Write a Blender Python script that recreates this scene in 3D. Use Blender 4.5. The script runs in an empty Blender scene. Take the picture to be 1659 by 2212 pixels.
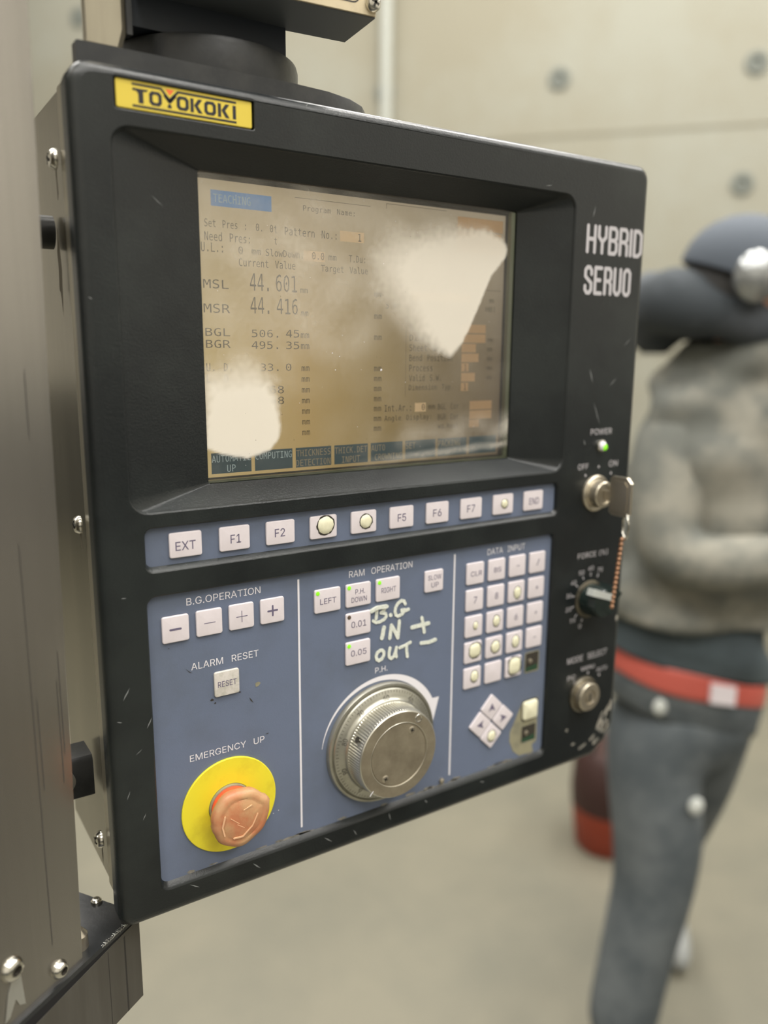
import bpy, bmesh, math, random
from math import sin, cos, pi, radians, hypot, atan2
from mathutils import Vector, Matrix
from mathutils.geometry import tessellate_polygon
random.seed(7)
SC = bpy.context.scene
COL = SC.collection
# Panel frame: millimetres, X right along the operator panel, Y into it, Z up; origin 1.551 m above the floor.
Z0 = 1.551
def W(p): return Vector((p[0] / 1000, p[1] / 1000, p[2] / 1000 + Z0))

# ------------------------------------------------------------------ camera
cam_d = bpy.data.cameras.new('camera'); cam = bpy.data.objects.new('camera', cam_d); COL.objects.link(cam)
R = ((0.8376403554, -0.5461728240, 0.0073403917), (-0.1011595218, -0.1683217308, -0.9805276876), (0.5367731235, 0.8205870102, -0.1962436561))
m = Matrix(((R[0][0], -R[1][0], -R[2][0]), (R[0][1], -R[1][1], -R[2][1]), (R[0][2], -R[1][2], -R[2][2]))).to_4x4()
m.translation = W((-157.07, -418.09, 68.80))
cam.matrix_world = m
cam_d.sensor_fit = 'VERTICAL'; cam_d.sensor_height = 36; cam_d.sensor_width = 27
cam_d.lens = 36 * 1744.98 / 2212
cam_d.clip_start = 0.02; cam_d.clip_end = 60
cam_d.dof.use_dof = True; cam_d.dof.focus_distance = 0.468; cam_d.dof.aperture_fstop = (cam_d.lens / 1000) / 0.0088
SC.camera = cam
# ------------------------------------------------------------------ world, exposure
SC.view_settings.view_transform = 'Standard'; SC.view_settings.look = 'None'
SC.view_settings.gamma = 1; SC.view_settings.use_curve_mapping = False
SC.view_settings.exposure = 0.0
wd = bpy.data.worlds.new('world'); SC.world = wd; wd.use_nodes = True
wd.node_tree.nodes['Background'].inputs[0].default_value = (0.8, 0.85, 0.9, 1)
wd.node_tree.nodes['Background'].inputs[1].default_value = 0.5
# room axes: A points out through the far wall, B runs along it
AX = Vector((0.755, 0.656, 0)).normalized(); BX = Vector((-AX.y, AX.x, 0))
A0, A1, B0, B1, H = -4.0, 4.6, -5.0, 6.5, 5.2
def room(a, b, z): return AX * a + BX * b + Vector((0, 0, z))
LIGHT_W = 55.0
def area(name, loc, sx, sy, power, color=(1, .97, .92)):
    l = bpy.data.lights.new(name, 'AREA'); l.shape = 'RECTANGLE'; l.size = sx; l.size_y = sy; l.energy = power; l.color = color
    o = bpy.data.objects.new(name, l); COL.objects.link(o); o.location = loc
    o.rotation_euler = (0, 0, atan2(AX.y, AX.x)); return o
LAMPS = [(a, b) for a in (-2.4, -0.3, 1.85, 3.3) for b in (-3.3, -1.3, 0.35, 2.6)]
for a, b in LAMPS:
    area('ceiling_lamp_light', room(a, b, H - .14), 1.3, 0.8, LIGHT_W)

# ------------------------------------------------------------------ materials
def mat(name, col, rough=.5, metal=0, spec=.5, bump=0, bscale=200, vary=0, vscale=20, vcol=None, streak=None, coat=0, emit=None, estr=1, vlo=.45, vhi=.62):
    M = bpy.data.materials.new(name); M.use_nodes = True; nt = M.node_tree; b = nt.nodes['Principled BSDF']
    c4 = tuple(col) + (1,)
    b.inputs['Base Color'].default_value = c4; b.inputs['Roughness'].default_value = rough; b.inputs['Metallic'].default_value = metal
    b.inputs['Specular IOR Level'].default_value = spec; b.inputs['Coat Weight'].default_value = coat
    if emit: b.inputs['Emission Color'].default_value = tuple(emit) + (1,); b.inputs['Emission Strength'].default_value = estr
    tc = nt.nodes.new('ShaderNodeTexCoord'); mp = nt.nodes.new('ShaderNodeMapping'); nt.links.new(tc.outputs['Object'], mp.inputs[0])
    if streak: mp.inputs['Scale'].default_value = streak
    if vary:
        n = nt.nodes.new('ShaderNodeTexNoise'); n.inputs['Scale'].default_value = vscale; n.inputs['Detail'].default_value = 6; n.inputs['Roughness'].default_value = .65
        nt.links.new(mp.outputs[0], n.inputs[0])
        r = nt.nodes.new('ShaderNodeValToRGB'); r.color_ramp.elements[0].position = vlo; r.color_ramp.elements[1].position = vhi
        r.color_ramp.elements[0].color = c4; vc = vcol or col
        r.color_ramp.elements[1].color = tuple(col[i] * (1 - vary) + vc[i] * vary for i in range(3)) + (1,)
        nt.links.new(n.outputs[0], r.inputs[0]); nt.links.new(r.outputs[0], b.inputs['Base Color'])
    if bump:
        n2 = nt.nodes.new('ShaderNodeTexNoise'); n2.inputs['Scale'].default_value = bscale; n2.inputs['Detail'].default_value = 3
        nt.links.new(mp.outputs[0], n2.inputs[0]); bp = nt.nodes.new('ShaderNodeBump'); bp.inputs['Strength'].default_value = bump
        bp.inputs['Distance'].default_value = .001
        nt.links.new(n2.outputs[0], bp.inputs['Height']); nt.links.new(bp.outputs[0], b.inputs['Normal'])
    return M
BEZ = mat('black_moulded_plastic', (.0085, .011, .012), .31, bump=.15, bscale=900, vary=1, vscale=9, vcol=(.017, .021, .021), spec=.5)
BEZ2 = mat('worn_black_plastic', (.016, .017, .017), .42, vary=1, vscale=60, vcol=(.12, .115, .1), vlo=.62, vhi=.72)
STEEL = mat('dull_brown_steel', (.20, .178, .125), .25, .85, vary=1, vscale=5, vcol=(.25, .222, .16), streak=(6, 6, .6), bump=.05, bscale=60)
STEEL2 = mat('light_steel_flange', (.36, .325, .25), .33, .8, vary=1, vscale=5, vcol=(.42, .385, .30), streak=(6, 6, .6))
COLM = mat('streaked_stainless', (.46, .44, .41), .26, .95, vary=.4, vscale=22, vcol=(.37, .355, .325), streak=(9, 9, .15), bump=.02, bscale=60, vlo=.35, vhi=.8)
BLUE = mat('slate_blue_membrane', (.138, .168, .245), .42, vary=1, vscale=14, vcol=(.125, .15, .21), bump=.06, bscale=1500, spec=.4)
WHITE = mat('white_print', (.78, .76, .80), .5)
MARK = mat('white_paint_marker', (.74, .76, .68), .45, bump=.5, bscale=700, vary=.5, vscale=500, vcol=(.5, .55, .5))
KEYM = mat('pinkish_white_key', (.74, .68, .71), .38, vary=.6, vscale=60, vcol=(.68, .62, .64), coat=.1)
KEYD = mat('grubby_white_key', (.66, .62, .58), .42, vary=1, vscale=120, vcol=(.5, .48, .42))
INK = mat('purple_grey_ink', (.14, .12, .19), .5)
DARK = mat('dark_hole_edge', (.035, .03, .022), .7)
CREAM = mat('cream_key_dome', (.82, .80, .60), .38, vary=.5, vscale=200, vcol=(.7, .66, .46))
GREEN = mat('green_lamp', (.18, .6, .02), .3, emit=(.30, .85, .02), estr=.55)
BROWN = mat('unlit_lamp', (.10, .07, .05), .4)
YEL = mat('yellow_disc', (.80, .70, .035), .42, vary=1, vscale=30, vcol=(.62, .50, .03), vlo=.5, vhi=.75)
RED = mat('red_plastic', (.80, .10, .045), .35)
COPPER = mat('worn_orange_button', (.50, .19, .09), .42, vary=1, vscale=60, vcol=(.52, .30, .15), bump=.4, bscale=120, vlo=.4, vhi=.6)
COPPER2 = mat('scraped_orange', (.72, .42, .24), .5)
YPL = mat('yellow_logo_plate', (.72, .56, .07), .4, vary=1, vscale=50, vcol=(.55, .44, .10), vlo=.55, vhi=.8)
BLACKP = mat('black_print', (.015, .015, .02), .5)
ORAN = mat('orange_print', (.85, .16, .04), .5)
ALU = mat('worn_aluminium', (.46, .45, .39), .33, .85, vary=1, vscale=30, vcol=(.36, .35, .29))
ALU2 = mat('tarnished_knob_face', (.25, .215, .155), .42, .55, vary=1, vscale=60, vcol=(.36, .315, .23), vlo=.35, vhi=.65)
ALU3 = mat('bright_knurl', (.62, .60, .52), .28, .9)
CHR = mat('bright_screw_steel', (.66, .64, .58), .22, 1)
DRK = mat('dark_screw', (.20, .18, .14), .3, .9)
PAINT = mat('black_painted_steel', (.02, .022, .024), .38, vary=1, vscale=40, vcol=(.035, .036, .036), bump=.1, bscale=300)
NAVY = mat('dark_navy_paint', (.018, .024, .034), .5)
GREYP = mat('grey_arm_paint', (.085, .095, .105), .5)
TAUPE = mat('taupe_painted_steel', (.085, .078, .066), .42, .3, vary=1, vscale=10, vcol=(.105, .098, .084), streak=(5, 5, .5))
CHIP = mat('bare_chipped_metal', (.6, .6, .56), .35, .8)
BEIGE = mat('beige_plate', (.66, .56, .38), .4, vary=.5, vscale=90, vcol=(.5, .42, .3))
PCB = mat('green_circuit_board', (.02, .06, .03), .5)
OLIVE = mat('bare_adhesive_backing', (.29, .27, .18), .5, vary=1, vscale=90, vcol=(.22, .21, .15))
KNOBB = mat('glossy_black_knob', (.012, .02, .018), .22)
NICK = mat('nickel_lock', (.50, .45, .36), .3, .85)
BEAD = mat('copper_bead', (.40, .22, .13), .35, .7)
SCUFF = mat('grey_scuff', (.30, .28, .24), .6, vary=1, vscale=120, vcol=(.10, .10, .09))
SCR = mat('light_scratch', (.20, .21, .21), .5)
LCDT = mat('display_dark_text', (.10, .075, .045), .4)
LCDB = mat('display_navy_bar', (.02, .045, .055), .4, emit=(.02, .05, .065), estr=.5)
LCDH = mat('display_blue_bar', (.08, .17, .36), .4, emit=(.10, .22, .42), estr=.5)
LCDF = mat('display_cream_field', (.5, .36, .2), .4, emit=(.62, .43, .25), estr=.45)
LCDG = mat('display_tan_field', (.35, .23, .12), .4, emit=(.34, .20, .10), estr=.5)
LCDW = mat('display_pale_text', (.35, .42, .42), .4, emit=(.35, .45, .5), estr=.35)
LCDV = mat('display_brown_text', (.28, .22, .14), .4, emit=(.3, .24, .15), estr=.3)
GEDGE = mat('greenish_glass_edge', (.20, .23, .15), .25)
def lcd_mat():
    M = bpy.data.materials.new('angle_shaded_display'); M.use_nodes = True; nt = M.node_tree; b = nt.nodes['Principled BSDF']
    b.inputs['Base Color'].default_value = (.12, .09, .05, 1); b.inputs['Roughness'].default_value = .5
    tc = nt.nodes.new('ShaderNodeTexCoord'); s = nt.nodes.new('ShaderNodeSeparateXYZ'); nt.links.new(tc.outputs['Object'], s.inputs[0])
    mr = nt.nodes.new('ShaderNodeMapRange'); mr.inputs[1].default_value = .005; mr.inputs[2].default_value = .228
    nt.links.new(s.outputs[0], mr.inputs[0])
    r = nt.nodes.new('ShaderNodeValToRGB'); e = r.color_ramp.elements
    e[0].color = (.50, .37, .165, 1); e[1].color = (.085, .062, .042, 1)  # viewing-angle falloff painted into the emission colour, darker to the right
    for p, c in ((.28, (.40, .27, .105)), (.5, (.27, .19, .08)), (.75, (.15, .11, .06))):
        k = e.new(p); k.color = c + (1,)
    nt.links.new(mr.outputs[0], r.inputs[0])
    # viewing-angle tone painted in again: emission colour turns paler towards the top
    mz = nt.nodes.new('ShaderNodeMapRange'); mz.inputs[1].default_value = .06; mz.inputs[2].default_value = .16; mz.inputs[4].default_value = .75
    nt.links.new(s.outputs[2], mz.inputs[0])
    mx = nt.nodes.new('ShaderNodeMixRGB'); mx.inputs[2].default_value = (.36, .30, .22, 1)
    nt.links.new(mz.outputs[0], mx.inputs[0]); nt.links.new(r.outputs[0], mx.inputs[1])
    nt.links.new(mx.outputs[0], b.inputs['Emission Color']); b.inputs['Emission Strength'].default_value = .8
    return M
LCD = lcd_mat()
def glass_mat():
    M = bpy.data.materials.new('cover_glass'); M.use_nodes = True; nt = M.node_tree
    for n in list(nt.nodes): nt.nodes.remove(n)
    out = nt.nodes.new('ShaderNodeOutputMaterial'); mx = nt.nodes.new('ShaderNodeMixShader'); f = nt.nodes.new('ShaderNodeFresnel'); f.inputs[0].default_value = 1.5
    t = nt.nodes.new('ShaderNodeBsdfTransparent'); t.inputs[0].default_value = (.97, .98, .94, 1); g = nt.nodes.new('ShaderNodeBsdfGlossy'); g.inputs['Roughness'].default_value = .06
    nt.links.new(f.outputs[0], mx.inputs[0]); nt.links.new(t.outputs[0], mx.inputs[1]); nt.links.new(g.outputs[0], mx.inputs[2]); nt.links.new(mx.outputs[0], out.inputs[0])
    return M
GLASS = glass_mat()
def film_mat():
    M = bpy.data.materials.new('pale_glass_film'); M.use_nodes = True; nt = M.node_tree
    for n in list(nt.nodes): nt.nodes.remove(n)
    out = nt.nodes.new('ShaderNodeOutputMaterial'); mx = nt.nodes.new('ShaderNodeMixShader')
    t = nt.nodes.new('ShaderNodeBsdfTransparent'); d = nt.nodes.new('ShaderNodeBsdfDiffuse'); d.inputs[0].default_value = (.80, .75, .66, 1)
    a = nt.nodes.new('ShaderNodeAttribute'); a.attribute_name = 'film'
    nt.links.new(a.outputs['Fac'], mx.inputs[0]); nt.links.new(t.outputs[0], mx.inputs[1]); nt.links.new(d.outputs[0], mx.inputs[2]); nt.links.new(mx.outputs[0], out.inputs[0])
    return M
FILM = film_mat()

# ------------------------------------------------------------------ mesh helpers (coordinates in mm of the panel frame)
WP = {}
class MB:
    def __init__(s): s.v = []; s.f = []; s.m = []; s.flat = set()
    def add(s, vs, fs, mi=0):
        o = len(s.v); s.v += [tuple(v) for v in vs]; s.f += [tuple(o + i for i in f) for f in fs]; s.m += [mi] * len(fs); return s
    def box(s, x0, x1, y0, y1, z0, z1, mi=0, M=None):
        v = [Vector((x, y, z)) for x in (x0, x1) for y in (y0, y1) for z in (z0, z1)]
        if M: v = [M @ p for p in v]
        return s.add(v, [(0, 1, 3, 2), (4, 6, 7, 5), (0, 4, 5, 1), (2, 3, 7, 6), (0, 2, 6, 4), (1, 5, 7, 3)], mi)
    def loft(s, loops, mi=0, cap0=False, cap1=False, closed=True):
        n = len(loops[0]); vs = [p for l in loops for p in l]; fs = []
        for k in range(len(loops) - 1):
            for i in range(n if closed else n - 1):
                j = (i + 1) % n; fs.append((k * n + i, k * n + j, (k + 1) * n + j, (k + 1) * n + i))
        if cap0: fs.append(tuple(range(n))[::-1])
        if cap1: fs.append(tuple((len(loops) - 1) * n + i for i in range(n)))
        return s.add(vs, fs, mi)
    def fill(s, loops, mi=0):
        L = [[Vector(p) for p in l] for l in loops]; flat = [p for l in L for p in l]
        n0 = len(s.f); s.add(flat, [tuple(t) for t in tessellate_polygon(L)], mi); s.flat |= set(range(n0, len(s.f))); return s
    def lathe(s, prof, c, mi=0, n=48, axis='y', wob=None, cap=False):
        loops = []
        for r, h in prof:
            lp = []
            for i in range(n):
                a = 2 * pi * i / n; rr = r * (wob(a) if wob else 1)
                if axis == 'y': lp.append((c[0] + rr * cos(a), c[1] + h, c[2] + rr * sin(a)))
                elif axis == 'z': lp.append((c[0] + rr * cos(a), c[1] + rr * sin(a), c[2] + h))
                else: lp.append((c[0] + h, c[1] + rr * cos(a), c[2] + rr * sin(a)))
            loops.append(lp)
        return s.loft(loops, mi, cap, cap)
    def tube(s, pts, r, mi=0, n=8, closed=False):
        pts = [Vector(p) for p in pts]; loops = []; N = len(pts)
        for i, p in enumerate(pts):
            d = (pts[(i + 1) % N] - pts[i - 1]) if closed else (pts[min(i + 1, N - 1)] - pts[max(i - 1, 0)])
            d.normalize(); u = d.orthogonal() if abs(d.z) > .9 else d.cross(Vector((0, 0, 1))); u.normalize(); w = d.cross(u)
            rr = r[i] if isinstance(r, (list, tuple)) else r
            loops.append([p + (u * cos(2 * pi * k / n) + w * sin(2 * pi * k / n)) * rr for k in range(n)])
        if closed: loops.append(loops[0])
        return s.loft(loops, mi, not closed, not closed)
    def stroke(s, pts, w, y, mi=0, t=.25):
        """rounded flat marker stroke on the plane y, pts (x,z)"""
        for (x0, z0), (x1, z1) in zip(pts, pts[1:]):
            L = hypot(x1 - x0, z1 - z0) or 1e-6; a = atan2(z1 - z0, x1 - x0); h = w / 2
            lp = [(x0 + h * cos(a + pi / 2 + k * pi / 6), z0 + h * sin(a + pi / 2 + k * pi / 6)) for k in range(7)]
            lp += [(x1 + h * cos(a - pi / 2 + k * pi / 6), z1 + h * sin(a - pi / 2 + k * pi / 6)) for k in range(7)]
            y2 = y - t - random.random() * .05
            s.loft([[(p[0], y, p[1]) for p in lp], [(p[0], y2, p[1]) for p in lp]], mi, False, True)
        return s
    def build(s, name, mats, parent=None, org=None, label=None, smooth=35, kind=None):
        me = bpy.data.meshes.new(name)
        pw = WP[parent.name] if parent else Vector((0, 0, 0))
        ow = W(org) if org is not None else pw
        me.from_pydata([W(p) - ow for p in s.v], [], s.f)
        for x in (mats if isinstance(mats, (list, tuple)) else [mats]): me.materials.append(x)
        me.polygons.foreach_set('material_index', s.m)
        fa = me.attributes.new('flat_part', 'INT', 'FACE'); fa.data.foreach_set('value', [1 if i in s.flat else 0 for i in range(len(s.f))])
        bm = bmesh.new(); bm.from_mesh(me)
        if smooth: bmesh.ops.remove_doubles(bm, verts=bm.verts, dist=1e-7)
        bmesh.ops.recalc_face_normals(bm, faces=bm.faces); bm.to_mesh(me); bm.free()
        if smooth:
            me.polygons.foreach_set('use_smooth', [True] * len(me.polygons)); me.set_sharp_from_angle(angle=radians(smooth))
        fv = [0] * len(me.polygons); me.attributes['flat_part'].data.foreach_get('value', fv)
        if smooth and s.flat: me.polygons.foreach_set('use_smooth', [not q for q in fv])
        me.attributes.remove(me.attributes['flat_part'])
        o = bpy.data.objects.new(name, me); COL.objects.link(o)
        if parent: o.parent = parent
        o.location = ow - pw
        WP[o.name] = ow
        if label: o['label'] = label
        if kind: o['kind'] = kind
        return o
def thing(name, org, label, cat, group=None):
    o = bpy.data.objects.new(name, None); COL.objects.link(o); o.location = W(org); o.empty_display_size = .05
    o['label'] = label; o['category'] = cat
    if group: o['group'] = group
    WP[o.name] = W(org); return o
def tag(o, label, cat, group=None):
    o['label'] = label; o['category'] = cat
    if group: o['group'] = group
    return o
def rrect(x0, z0, x1, z1, r, y, ins=0, n=6, rr=None):
    """rounded rectangle loop; rr = (bl, br, tr, tl) radii"""
    R4 = rr or (r, r, r, r); x0 += ins; z0 += ins; x1 -= ins; z1 -= ins; out = []
    for (cx, cz, sx, sz, a0), q in zip(((x0, z0, 1, 1, pi), (x1, z0, -1, 1, 1.5 * pi), (x1, z1, -1, -1, 0), (x0, z1, 1, -1, .5 * pi)), R4):
        q = max(q - ins, .05)
        for k in range(n + 1):
            a = a0 + k / n * pi / 2
            out.append((cx + sx * q + q * cos(a), y, cz + sz * q + q * sin(a)))
    return out
# --- lettering: sans and fixed-pitch outlines written out as "code|advance|contours"
FONT_A = '65|96|3,0 40,102 55,102 93,0 79,0 57,60 53,74 50,84 46,96 49,96 46,84 43,74 40,67 38,60 17,0/22,28 22,40 74,40 74,28;66|91|12,0 12,102 48,102 58,101 66,98 72,94 76,88 79,82 80,75 79,69 77,64 75,60 71,57 63,53 63,52 68,51 73,49 77,45 80,41 83,35 84,27 83,20 80,13 75,8 69,4 60,1 49,0/25,11 49,11 59,13 66,16 70,21 71,27 70,32 68,37 65,41 61,44 56,46 25,46/25,57 48,57 58,59 62,62 65,65 67,70 67,74 66,81 63,86 57,89 48,90 25,90;67|102|53,-1 41,0 30,5 21,13 14,23 10,36 8,51 10,66 14,79 21,89 30,97 41,102 53,103 61,103 68,101 75,98 80,94 90,84 93,77 95,70 82,70 80,75 78,79 75,83 71,86 63,90 58,91 53,91 45,90 37,86 30,81 25,73 22,63 21,51 22,39 25,29 30,21 37,15 45,12 53,11 58,11 63,12 71,16 75,19 78,23 80,27 82,32 95,32 93,25 90,18 86,12 80,8 75,4 68,1 61,-1;68|100|44,0 19,0 19,11 43,11 54,13 64,16 71,22 76,30 79,40 80,51 79,62 76,72 71,80 64,86 55,89 44,90 19,90 19,102 45,102 59,100 71,96 80,88 87,78 91,66 92,51 91,36 87,24 80,14 70,6 58,2/25,102 25,0 12,0 12,102;69|84|12,0 12,102 74,102 74,90 25,90 25,57 71,57 71,46 25,46 25,11 75,11 75,0;70|82|12,0 12,102 74,102 74,90 25,90 25,56 69,56 69,44 25,44 25,0;71|104|54,-1 41,0 30,5 21,13 14,23 9,36 8,51 9,66 14,79 21,89 30,97 41,102 53,103 61,103 68,101 75,98 81,94 86,89 90,83 93,77 95,70 82,70 80,74 75,82 67,88 63,90 58,91 53,91 44,90 37,86 30,81 25,73 22,63 21,51 22,39 25,29 30,21 37,15 45,12 54,11 62,11 69,14 75,19 79,25 82,32 83,40 57,40 57,51 96,51 96,40 94,28 90,18 84,10 75,4 65,0;72|103|12,0 12,102 25,102 25,58 78,58 78,102 91,102 91,0 78,0 78,46 25,46 25,0;73|60|6,0 6,11 24,11 24,90 6,90 6,102 54,102 54,90 37,90 37,11 54,11 54,0;75|93|21,29 21,43 24,48 28,52 35,61 39,65 42,69 73,102 90,102 46,55/12,0 12,102 25,102 25,0/74,0 38,52 46,62 90,0;76|79|12,0 12,102 25,102 25,11 72,11 72,0;77|126|12,0 12,102 30,102 55,37 57,32 59,28 63,13 64,10 61,10 62,13 64,17 68,32 70,35 70,37 95,102 114,102 114,0 101,0 101,91 103,91 101,87 100,82 98,77 96,73 95,68 93,64 91,58 68,0 57,0 34,58 32,64 30,68 29,72 27,77 26,82 24,86 22,91 24,91 24,0;78|105|12,0 12,102 27,102 69,37 70,34 73,30 75,26 78,21 80,16 83,11 81,11 80,16 80,102 93,102 93,0 77,0 40,58 38,62 35,66 33,71 22,90 24,91 24,77 25,71 25,0;79|107|53,-1 41,0 30,5 21,13 14,23 10,36 8,51 10,66 14,79 21,89 30,97 41,102 53,103 66,102 77,97 86,89 93,79 97,66 99,51 97,36 93,23 86,13 77,5 66,0/53,11 62,12 70,15 77,21 82,29 85,39 86,51 85,63 82,73 77,81 70,87 62,90 53,91 45,90 37,87 30,81 25,73 22,63 21,51 22,39 25,29 30,21 37,15 45,12;80|89|12,0 12,102 47,102 58,101 66,97 73,92 78,86 81,78 82,70 81,61 78,53 73,47 66,41 58,38 47,37 25,37 25,0/47,48 54,49 59,51 64,54 67,59 69,70 67,80 64,85 59,88 54,90 25,90 25,48;82|90|12,0 12,102 47,102 58,101 67,98 73,93 78,87 81,79 82,70 81,62 78,54 73,48 67,43 61,41 86,0 71,0 47,40 25,40 25,0/47,51 60,53 64,56 67,60 69,70 67,81 64,85 60,88 54,90 25,90 25,51;83|89|45,-2 34,-1 26,2 18,6 13,12 9,19 8,27 21,27 22,22 28,14 33,12 39,10 51,10 57,12 62,15 66,18 68,23 69,28 68,32 66,36 63,39 59,41 54,43 49,44 37,48 26,52 17,58 12,65 10,74 12,83 15,90 20,95 28,100 36,102 45,103 55,102 63,100 70,95 75,90 79,83 80,76 67,76 65,82 60,87 53,91 45,92 33,90 29,87 26,84 24,80 23,75 24,70 26,67 30,64 38,60 53,56 57,54 62,53 67,50 72,48 76,44 79,40 81,34 82,28 81,20 77,13 72,7 65,2 56,-1;84|90|6,90 6,102 83,102 83,90 51,90 51,0 39,0 39,90;85|103|52,-2 41,0 31,3 23,9 17,16 13,25 12,35 12,102 25,102 25,36 26,29 28,23 32,17 37,14 44,11 52,10 60,11 66,14 71,17 75,23 78,29 79,36 79,102 91,102 91,35 90,25 87,16 81,9 73,3 63,0;86|96|41,0 3,102 17,102 38,41 41,35 43,27 50,6 47,6 50,18 53,28 56,35 58,41 79,102 93,102 56,0;87|137|31,0 3,102 16,102 33,39 37,19 39,8 38,8 42,29 44,34 45,39 61,102 76,102 92,39 94,34 97,19 99,8 98,8 103,34 105,39 121,102 134,102 106,0 91,0 74,65 72,71 70,78 69,86 67,95 70,95 68,87 67,79 65,72 64,65 46,0;88|95|4,0 43,57 43,47 6,102 21,102 36,80 38,76 45,66 49,58 46,58 49,62 50,66 54,72 60,80 75,102 89,102 52,48 52,57 91,0 76,0 58,26 56,30 48,42 46,46 49,46 47,43 45,39 39,30 36,26 18,0;89|94|41,0 41,42 3,102 18,102 47,53 76,102 91,102 54,42 54,0;48|91|45,-1 35,0 26,5 19,12 14,23 11,36 10,51 11,66 14,79 19,89 26,97 35,102 45,103 56,102 65,97 72,89 77,79 80,66 81,51 80,36 77,23 72,12 65,5 56,0/45,10 52,11 58,15 63,21 66,29 68,39 69,51 68,63 66,73 63,81 58,87 52,91 45,92 38,91 33,87 28,81 25,73 23,63 22,51 23,39 25,29 28,21 33,15 38,11;49|91|15,0 15,11 78,11 78,0/55,102 55,0 42,0 42,90 17,72 17,85 40,102;50|91|13,0 13,9 47,46 52,51 60,61 62,65 64,70 64,74 62,84 59,87 55,90 45,92 39,91 34,89 31,87 28,83 26,78 25,72 13,72 14,81 17,88 22,95 29,99 36,102 45,103 54,102 61,99 67,95 72,89 75,82 76,74 76,69 74,64 71,58 67,52 61,45 53,36 31,12 31,11 78,11 78,0;51|91|44,-1 35,-1 27,2 20,6 14,11 10,18 9,26 22,26 23,21 25,17 29,14 33,12 38,10 44,10 55,12 59,15 63,19 65,23 66,29 65,34 63,39 60,43 55,47 48,49 40,50 31,50 31,60 58,90 14,90 14,102 74,102 74,92 42,56 42,58 53,58 62,55 69,51 74,44 77,37 79,29 77,21 74,13 69,7 62,2 53,0;52|91|8,21 8,32 49,102 62,102 22,33 83,33 83,21/56,0 56,64 69,64 69,0;53|91|44,-1 36,0 28,2 22,6 17,12 13,19 12,26 24,26 25,22 28,18 31,15 35,12 39,10 44,10 50,11 55,13 60,16 63,21 65,26 66,32 65,39 63,44 59,49 55,52 50,55 38,55 33,54 29,52 26,49 13,51 19,102 73,102 73,90 30,90 27,60 31,63 36,65 46,67 53,66 59,64 64,61 69,57 73,52 76,46 78,40 78,33 77,23 74,15 69,8 62,3 54,0;54|91|45,-1 36,0 28,3 22,8 17,15 14,23 13,32 14,40 16,48 20,57 27,68 50,102 64,102 30,52 29,52 33,58 36,60 47,63 56,62 63,59 69,54 74,48 77,40 78,31 77,22 74,15 69,8 62,3 54,0/51,10 56,13 60,16 63,20 65,26 65,37 63,43 60,47 56,50 51,52 45,53 40,52 35,50 31,47 28,43 26,38 25,32 26,26 28,20 31,16 35,13 40,10;55|91|19,0 65,90 12,90 12,102 78,102 78,90 33,0;56|91|45,-1 36,0 27,2 20,7 15,12 11,19 10,27 11,33 13,39 16,44 20,48 25,51 31,53 24,56 19,62 15,68 14,76 15,83 18,90 23,95 29,100 37,102 45,103 54,102 61,100 67,95 72,90 75,83 76,76 75,68 72,62 67,56 60,53 65,51 70,48 74,44 77,39 79,33 80,27 79,19 76,12 70,7 63,2 55,0/52,10 57,12 65,18 67,23 67,33 64,38 61,42 57,45 45,47 34,45 29,42 26,38 24,33 23,28 24,23 26,18 29,15 33,12 39,10/50,58 55,60 59,63 61,66 63,70 64,75 62,84 59,87 55,90 45,92 35,90 29,84 27,80 27,70 29,66 32,63 36,60 40,58;57|91|45,103 54,102 62,99 69,94 74,87 77,79 78,69 77,62 75,54 70,45 63,34 40,0 26,0 50,38 44,39 35,40 27,43 21,47 17,54 14,61 13,70 14,79 17,87 22,94 29,99 36,102/45,92 40,91 35,89 31,86 28,81 26,76 25,70 26,64 28,59 31,55 35,51 40,49 51,49 56,51 60,55 63,59 65,64 65,76 63,81 60,86 56,89 51,91;46|38|19,-1 16,0 13,2 11,5 10,8 11,12 13,15 16,17 23,17 26,15 28,12 28,5 26,2 23,0;45|91|67,49 67,38 23,38 23,49;43|91|40,7 40,73 51,73 51,7/12,34 12,45 78,45 78,34;42|91|40,45 41,66 23,54 18,63 37,73 18,83 23,92 41,80 40,102 50,102 49,80 67,92 72,83 53,73 72,63 67,54 49,66 50,45;47|50|47,107 14,-15 3,-15 36,107;40|55|18,41 18,53 20,65 23,77 26,88 35,108 47,108 42,97 38,86 35,74 32,63 30,41 32,23 34,13 38,3 42,-8 47,-19 35,-19 28,-4 22,11 19,26;41|55|7,-19 13,-7 17,4 20,14 23,23 24,32 24,52 20,74 16,86 12,97 7,108 19,108 24,99 32,77 35,65 37,41 36,26 32,11 27,-4 19,-19;37|135|29,57 24,59 20,63 17,67 15,78 15,82 17,93 20,97 24,101 29,103 41,103 46,101 50,97 53,93 55,88 55,72 53,67 50,63 46,59 41,57/35,65 40,66 42,69 44,73 45,78 45,82 43,91 40,94 35,95 31,94 28,91 26,87 25,82 25,78 26,73 28,69 31,66/100,-2 94,-1 89,1 85,4 82,9 80,19 80,24 82,34 85,39 89,42 94,44 100,45 106,44 111,42 115,39 118,34 120,29 120,14 118,9 115,4 111,1 106,-1/100,7 105,8 108,11 110,19 110,24 108,32 105,35 100,36 96,35 93,32 91,28 91,15 93,11 96,8/26,0 96,102 108,102 38,0'
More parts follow.
